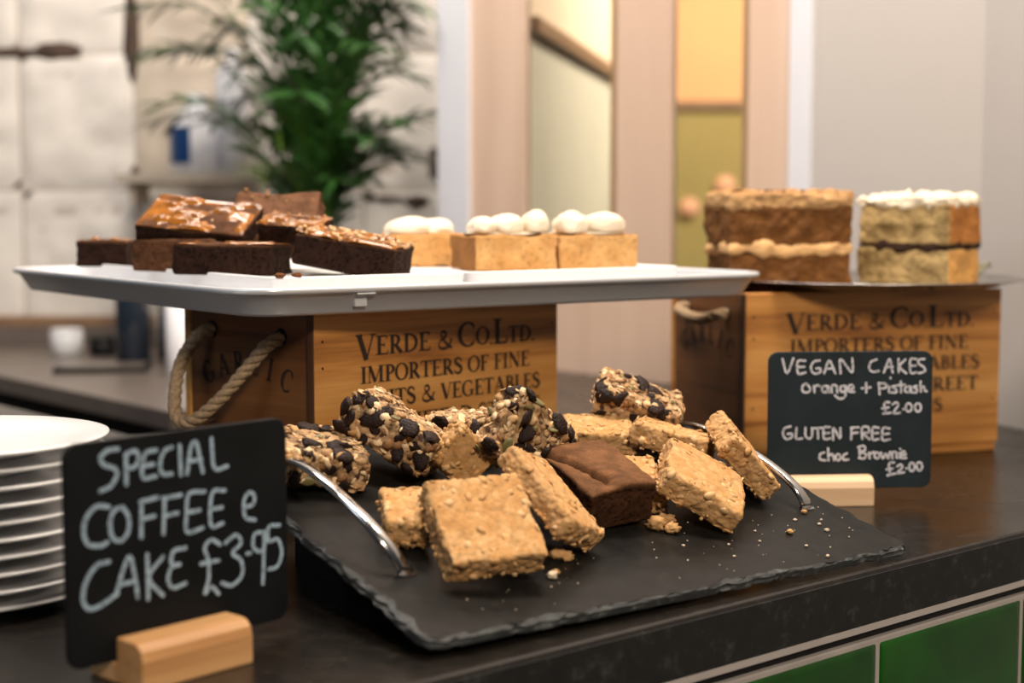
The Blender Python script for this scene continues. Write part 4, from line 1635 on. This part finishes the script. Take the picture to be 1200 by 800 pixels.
STROKES_R=[[[12.7,115.5],[17.1,102.3],[22.9,115.9]],[[34.1,113.6],[27.1,113.1],[27.4,102.2],[34.3,102.7]],[[27.2,107.9],[33.1,108.2]],[[47.4,113.8],[41.9,112.5],[39.2,107.0],[42.1,102.0],[47.7,102.8],[48.1,106.4],[44.2,106.4]],[[51.8,101.9],[56.3,113.7],[62.2,101.9]],[[53.7,106.3],[60.9,106.3]],[[67.2,101.8],[66.9,115.0],[77.8,102.5],[78.0,115.5]],[[100.9,114.2],[95.4,112.0],[93.9,106.5],[97.3,102.9],[102.9,103.7]],[[107.7,102.3],[113.0,114.7],[116.1,102.2]],[[109.0,107.0],[116.0,107.5]],[[121.4,114.6],[121.7,102.2]],[[127.8,114.0],[122.4,107.7],[128.8,101.3]],[[138.2,114.5],[132.6,113.9],[133.0,102.1],[138.6,102.0]],[[132.8,108.1],[137.6,108.4]],[[145.8,114.4],[141.1,113.9],[140.3,110.3],[145.5,106.7],[146.2,102.8],[140.6,101.2]],[[35.4,92.7],[31.8,90.6],[31.9,85.6],[36.4,84.5],[39.1,87.7],[35.4,92.7]],[[42.4,90.5],[43.1,84.4]],[[42.4,89.1],[45.7,91.0],[48.0,89.9]],[[54.9,90.4],[50.7,89.8],[50.3,85.4],[54.2,84.8],[55.7,90.3],[56.4,84.3]],[[59.2,84.2],[59.1,90.3],[63.3,90.3],[64.3,84.2]],[[71.7,90.2],[67.5,89.7],[67.6,85.3],[71.2,85.2],[71.9,90.2],[71.6,80.5],[66.4,78.4],[62.1,81.5]],[[74.5,86.9],[79.3,87.9],[78.1,91.0],[74.7,89.6],[74.6,85.2],[80.2,84.6]],[[91.2,92.8],[91.4,83.9]],[[87.1,87.8],[95.5,88.6]],[[103.2,92.7],[104.1,82.1]],[[102.7,92.1],[108.8,92.1],[110.1,88.5],[104.5,87.1]],[[112.8,89.3],[113.0,83.7]],[[114.0,97.5],[114.3,97.0]],[[119.3,89.8],[115.7,89.0],[119.4,86.4],[119.5,83.7],[115.2,83.7]],[[123.9,93.9],[124.2,83.6]],[[121.2,90.3],[127.7,90.8]],[[132.0,89.1],[128.6,88.3],[128.1,84.7],[132.1,84.1],[133.1,89.1],[133.8,83.5]],[[139.0,89.6],[135.9,88.5],[139.4,86.0],[138.3,83.5],[135.5,83.5]],[[142.5,93.7],[142.8,84.0]],[[142.7,87.3],[145.5,89.0],[146.7,85.3],[148.4,84.5]],[[113.3,74.6],[109.3,74.6],[108.6,70.5],[110.2,64.9],[106.8,64.1],[114.4,64.9]],[[106.7,69.1],[112.8,69.9]],[[116.1,72.6],[119.7,74.5],[121.8,71.7],[117.2,64.8],[123.7,64.8]],[[126.4,68.1],[126.9,68.1]],[[132.6,73.3],[130.8,73.4],[129.4,72.0],[128.9,69.7],[129.5,67.3],[131.1,65.9],[132.9,66.1],[134.2,67.7],[134.5,70.1],[133.6,72.3],[132.0,73.5]],[[141.3,73.2],[139.5,73.3],[138.1,71.9],[137.6,69.6],[138.3,67.2],[139.8,65.8],[141.6,66.0],[142.9,67.6],[143.2,70.0],[142.4,72.3],[140.7,73.4]],[[20.9,53.4],[15.4,51.6],[13.8,46.6],[17.0,41.6],[21.7,43.2],[22.2,46.5],[18.3,46.5]],[[26.5,52.0],[26.2,42.3],[31.7,42.2]],[[34.9,51.9],[35.0,45.0],[38.5,41.9],[41.2,44.9],[41.0,51.8]],[[42.7,51.2],[50.2,51.7]],[[46.6,51.2],[46.8,41.8]],[[57.8,52.2],[52.2,51.7],[52.4,41.7],[58.0,41.9]],[[52.3,46.7],[57.3,46.9]],[[60.9,40.5],[61.1,51.6],[67.3,41.8],[67.6,51.5]],[[78.2,51.4],[77.7,40.8]],[[77.4,51.4],[84.7,51.9]],[[78.1,46.4],[84.0,46.9]],[[88.3,40.7],[88.1,51.3],[93.7,51.8],[94.3,47.0],[88.8,46.3],[95.1,40.6]],[[103.5,51.1],[97.9,51.2],[98.2,40.6],[103.8,40.8]],[[98.0,46.1],[103.1,46.4]],[[113.9,50.4],[107.7,50.5],[107.5,39.9],[114.2,40.4]],[[107.9,45.2],[113.5,45.7]],[[52.7,28.9],[48.9,27.3],[49.0,22.6],[53.7,21.7]],[[56.3,32.8],[56.8,21.6]],[[56.7,26.1],[60.6,27.1],[61.9,21.5]],[[66.5,26.9],[65.1,27.0],[63.9,26.0],[63.5,24.3],[64.0,22.6],[65.2,21.6],[66.6,21.7],[67.7,22.8],[68.0,24.6],[67.3,26.2],[66.0,27.0]],[[74.1,27.8],[70.7,25.9],[71.1,22.0],[75.3,22.2]],[[85.7,34.1],[86.0,23.5]],[[84.3,33.2],[89.9,34.6],[90.9,30.4],[86.4,29.0],[92.1,26.7],[90.2,22.8],[85.4,23.5]],[[94.8,28.4],[95.6,22.8]],[[95.5,26.7],[99.3,28.9]],[[103.0,28.1],[101.6,28.2],[100.4,27.2],[100.0,25.5],[100.5,23.8],[101.7,22.8],[103.2,22.9],[104.2,24.0],[104.5,25.8],[103.8,27.4],[102.5,28.2]],[[106.1,28.2],[108.0,22.6],[110.6,27.3],[113.0,22.5],[114.6,28.7]],[[117.0,22.5],[116.8,28.1],[120.2,28.0],[121.2,23.0]],[[123.3,27.4],[124.0,23.0]],[[124.1,31.3],[124.4,31.1]],[[125.4,25.2],[129.6,26.2],[127.5,29.1],[124.8,26.3],[125.4,22.9],[130.0,22.9]],[[118.5,18.8],[114.3,18.1],[113.9,13.3],[115.1,7.7],[111.8,6.9],[120.2,8.5]],[[111.6,12.5],[117.8,13.2]],[[121.4,15.2],[125.1,16.8],[126.3,14.0],[121.9,9.0],[128.1,9.5]],[[130.3,13.1],[130.8,13.1]],[[136.4,18.0],[134.8,18.2],[133.5,16.8],[133.0,14.4],[133.6,12.0],[135.0,10.6],[136.7,10.8],[137.8,12.4],[138.1,14.8],[137.3,17.1],[135.9,18.3]],[[143.5,18.5],[141.8,18.6],[140.5,17.2],[140.1,14.9],[140.7,12.5],[142.1,11.1],[143.7,11.2],[144.9,12.8],[145.2,15.3],[144.4,17.6],[142.9,18.7]]]


def sign(name, org, yaw, lean, w, h, strokes, sw, mats, label, stand):
    t = empty('chalkboard_sign', (org[0], org[1], 0), yaw)
    tag(t, label, 'sign', 'chalkboard price signs')
    th = .003
    z0 = org[2]
    rot = Matrix.Translation((0, 0, z0)) @ Matrix.Rotation(-lean, 4, 'X')
    V, F = loft([[(x + w / 2, d, y + h / 2) for x, y, _ in rr(w - 2 * i, h - 2 * i, .009, 0, 6)] for d, i in ((0, .0004), (.0004, 0), (th - .0004, 0), (th, .0004))])
    b = mesh('board', [rot @ Vector(v) for v in V], F, mats[0], t, False)
    fix_normals(b)
    V = []
    F = []
    for s in strokes:
        pts = catmull([(p[0] / 1000, p[1] / 1000) for p in s], 5)
        ribbon(pts, sw, V, F, True)
    mesh('chalk_lettering', [rot @ Vector((v[0], -.00035 - .00001 * (i % 5), v[1])) for i, v in enumerate(V)], F, mats[1], b, False)
    # grooved block
    x0, x1, y0, y1, hh = stand
    prof = [(y0, 0), (y0, hh - .010), (y0 + .0015, hh - .0045), (y0 + .005, hh - .001), (y0 + .010, hh), (-.0012, hh), (-.0012, .012), (th + .0014, .012), (th + .0014, hh * .62), (y1 - .006, hh * .62), (y1 - .001, hh * .50), (y1, hh * .4), (y1, 0)]
    prof = [(y, z) for y, z in prof]
    n = len(prof)
    rings = [[(x, y + (0 if z > .01 else 0), z) for y, z in prof] for x in (x0, x1)]
    V = rings[0] + rings[1]
    F = [(k, (k + 1) % n, n + (k + 1) % n, n + k) for k in range(n)]
    F += [tuple(range(n)), tuple(range(n, 2 * n))[::-1]]
    o = mesh('wooden_stand', V, F, mats[2], t, False)
    fix_normals(o)
    bv = o.modifiers.new('bevel', 'BEVEL')
    bv.width = .0012
    bv.segments = 2
    bv.limit_method = 'ANGLE'
    return t


sign('L', (-.2467, .8359, .0130), .8379, 0.0, .1575, .1276, [[[p[0] * .985, p[1] + 7.5] for p in s] for s in STROKES_L], .0027, (M['board'], M['chalk'], M['stand']),
     'black sign chalked SPECIAL COFFEE & CAKE £3.95 on a wooden block, left front', (.030, .108, -.027, .026, .027))
sign('R', (.2346, 1.3939, .0135), .0811, 0.02, .1539, .1265, [[[p[0], p[1] + 4.8] for p in s] for s in STROKES_R], .0022, (M['board_slate'], M['chalk_white'], M['stand_pale']),
     'black sign chalked VEGAN CAKES and GLUTEN FREE on a pale wooden block', (.006, .095, -.018, .020, .027))

# ------------------------------------------------------------------ stack of plates
NP = 10
ords = ['bottom', 'second from the bottom', 'third from the bottom', 'fourth from the bottom', 'fifth from the bottom', 'fifth from the top', 'fourth from the top', 'third from the top', 'second from the top', 'topmost']
pm = None
for i in range(NP):
    z = i * .0113
    if pm is None:
        V, F = lathe([(0, .003), (.052, .003), (.055, 0), (.060, 0), (.062, .003), (.080, .0055), (.0985, .0092), (.1010, .0102), (.1010, .0116), (.0985, .0122), (.078, .0085), (.060, .0062), (0, .0062)], 72)
        o = mesh('side_plate', V, F, M['china'])
        pm = o.data
    else:
        o = link(bpy.data.objects.new('side_plate', pm))
    o.location = (-.3850 + .0012 * math.sin(i * 2.1), 1.0620 + .001 * math.cos(i * 1.7), z)
    tag(o, 'white plate, %s of the stack at the left edge' % ords[i], 'plate', 'stacked white plates')

# ------------------------------------------------------------------ plant
pl = empty('potted_palm', (-.375, 2.90, -.03))
tag(pl, 'bushy green potted palm on the back counter before the white tiled wall', 'plant')
V, F = lathe([(0, 0), (.055, 0), (.060, .004), (.078, .135), (.084, .137), (.084, .152), (.076, .152), (.073, .130), (0, .128)], 32)
mesh('plant_pot', V, F, M['pot'], pl)
V, F = lathe([(0, .140), (.074, .138), (.074, .130)], 24)
mesh('potting_soil', V, F, M['soil'], pl)
rn = random.Random(21)


def frond(az, reach, height, nl, ll, bright, w=.011):
    P0 = Vector((rn.uniform(-.03, .03), rn.uniform(-.03, .03), .135))
    d = Vector((math.cos(az), math.sin(az), 0))
    pts = []
    for k in range(15):
        f = k / 14
        pts.append(P0 + d * reach * f ** 1.6 + Vector((0, 0, height * (math.sin(f * 1.75) / math.sin(1.6) if True else f))))
    V, F = tube(pts, [.0028 * (1 - .8 * k / 14) for k in range(15)], 5)
    V = [tuple(v) for v in V]
    F = list(F)
    side = d.cross(Vector((0, 0, 1)))
    for j in range(nl):
        f = .28 + .72 * j / (nl - 1)
        x = f * 14
        i = min(int(x), 13)
        p = pts[i].lerp(pts[i + 1], x - i)
        tdir = (pts[i + 1] - pts[i]).normalized()
        for sg in (-1, 1):
            L = ll * (.55 + .45 * math.sin(math.pi * min(1, (f - .2) * 1.15))) * rn.uniform(.85, 1.15)
            dr = (tdir * rn.uniform(.55, .95) + side * sg * rn.uniform(.7, 1.0) + Vector((0, 0, rn.uniform(-.05, .35)))).normalized()
            upn = dr.cross(tdir).normalized() if dr.cross(tdir).length > .01 else Vector((0, 0, 1))
            wd = dr.cross(upn).normalized()
            b = len(V)
            for q, (g, ww) in enumerate(((0, .15), (.25, .9), (.55, 1), (.8, .6), (1, .04))):
                c = p + dr * L * g + Vector((0, 0, -.30 * L * g * g))
                V += [tuple(c - wd * w * ww * .5), tuple(c + upn * w * .12 * ww), tuple(c + wd * w * ww * .5)]
            for q in range(4):
                for e in (0, 1):
                    a = b + q * 3 + e
                    F.append((a, a + 1, a + 4, a + 3))
    mesh('frond', V, F, M['leaf_bright'] if bright else M['leaf'], pl)


for k in range(54):
    az = rn.uniform(0, 2 * math.pi)
    if k < 30:
        frond(az, rn.uniform(.03, .17), rn.uniform(.20, .66), 15, rn.uniform(.09, .13), rn.random() < .2, .010)
    else:
        frond(rn.uniform(-1.2, 1.0), rn.uniform(.06, .24), rn.uniform(.22, .62), 15, rn.uniform(.08, .12), rn.random() < .15, .010)
for (az, re, he, ll) in ((172, .30, .64, .15), (186, .36, .60, .15), (165, .27, .47, .14), (195, .22, .62, .15), (178, .17, .50, .14), (150, .20, .34, .12), (200, .26, .36, .12), (184, .33, .70, .15), (170, .14, .38, .12), (176, .33, .55, .15), (190, .28, .46, .15), (160, .20, .60, .14), (182, .24, .68, .15), (174, .27, .34, .14),
                         (8, .20, .66, .12), (-10, .22, .54, .12), (15, .2, .42, .11), (-5, .24, .34, .10), (5, .26, .60, .12)):
    frond(R(az), re, he, 15, ll, False, .011)

# ------------------------------------------------------------------ things on the back counter
ZB = -.03


def lathe_thing(name, label, cat, x, y, z, prof, mat, seg=28, parts=()):
    t = empty(name, (x, y, z))
    tag(t, label, cat)
    V, F = lathe(prof, seg)
    mesh('body', V, F, mat, t)
    for pn, pr, pmt in parts:
        V, F = lathe(pr, seg)
        mesh(pn, V, F, pmt, t)
    return t


lathe_thing('white_pot', 'short white pot with a lid by the tiled wall, below the tray\'s left end', 'pot', -.925, 3.18, ZB,
            [(0, 0), (.030, 0), (.033, .003), (.034, .045), (.032, .047), (0, .047)], M['china'], parts=[('lid', [(0, .053), (.028, .053), (.033, .050), (.034, .046), (0, .046)], M['china'])])
lathe_thing('black_pot', 'small black tub beside the short white pot', 'pot', -.845, 3.16, ZB,
            [(0, 0), (.026, 0), (.028, .003), (.028, .032), (0, .032)], M['black'], parts=[('lid', [(0, .0385), (.027, .0385), (.029, .036), (.029, .032), (0, .032)], M['black'])])
lathe_thing('steel_canister', 'blurred steel canister beside the dark bottle on the back counter', 'canister', -.655, 2.98, ZB,
            [(0, 0), (.034, 0), (.036, .003), (.036, .150), (0, .150)], M['steel'], parts=[('lid', [(0, .163), (.010, .163), (.034, .158), (.0375, .150), (.0375, .142), (0, .142)], M['black'])])
lathe_thing('dark_bottle', 'tall dark blue bottle on the back counter left of the steel canister', 'bottle', -.730, 2.95, ZB,
            [(0, 0), (.030, 0), (.033, .004), (.033, .130), (.028, .155), (.013, .180), (.012, .215), (0, .215)], M['darkglass'], parts=[('cap', [(0, .232), (.013, .230), (.0145, .212), (0, .212)], M['black'])])
lathe_thing('white_canister', 'slim white cylinder canister standing right against the rope-handled crate', 'canister', -.600, 2.78, ZB,
            [(0, 0), (.026, 0), (.028, .003), (.028, .170), (0, .170)], M['plastic'], parts=[('lid', [(0, .190), (.024, .189), (.0285, .183), (.0285, .168), (0, .168)], M['plastic'])])
t = empty('card_terminal', (-.765, 2.86, ZB), R(8))
tag(t, 'flat dark tablet lying on the back counter, left of the dark bottle', 'tablet')
MB().box(-.085, .085, -.055, .055, .0, .010, .002).build('casing', M['black'], t)
MB().box(-.077, .077, -.047, .047, .0098, .0108).build('screen', M['work'], t)
# wall shelf with white bottles
sh = empty('wall_shelf', (-.675, 3.28, .325))
tag(sh, 'narrow pale shelf on the tiled wall left of the palm', 'shelf')
MB().box(-.15, .15, -.07, .082, 0, .018, .001).build('shelf_board', M['wall_brick2'], sh)
for s in (-1, 1):
    MB().box(s * .12 - .006, s * .12 + .006, -.05, .082, -.045, 0, .001).build('bracket', M['wall_brick2'], sh)
t = lathe_thing('white_jug', 'white plastic jug with a blue label on the wall shelf', 'bottle', -.665, 3.27, .343,
                [(0, 0), (.052, 0), (.056, .004), (.056, .105), (.040, .130), (.020, .142), (.019, .150), (0, .150)], M['plastic'],
                parts=[('cap', [(0, .170), (.020, .168), (.022, .148), (0, .148)], M['plastic'])])
V, F = [], []
for k in range(9):
    a = R(170 + k * 12)
    for z in (.022, .098):
        V.append((.0568 * math.cos(a), .0568 * math.sin(a), z))
F = [(2 * k, 2 * k + 2, 2 * k + 3, 2 * k + 1) for k in range(8)]
mesh('blue_label', V, F, M['blue'], t)
lathe_thing('white_bottle', 'taller white plastic bottle right of the blue-labelled jug, partly behind palm leaves', 'bottle', -.585, 3.25, .343,
            [(0, 0), (.032, 0), (.036, .004), (.036, .200), (.024, .225), (.013, .238), (0, .238)], M['plastic'], parts=[('cap', [(0, .262), (.013, .260), (.0145, .236), (0, .236)], M['plastic'])])
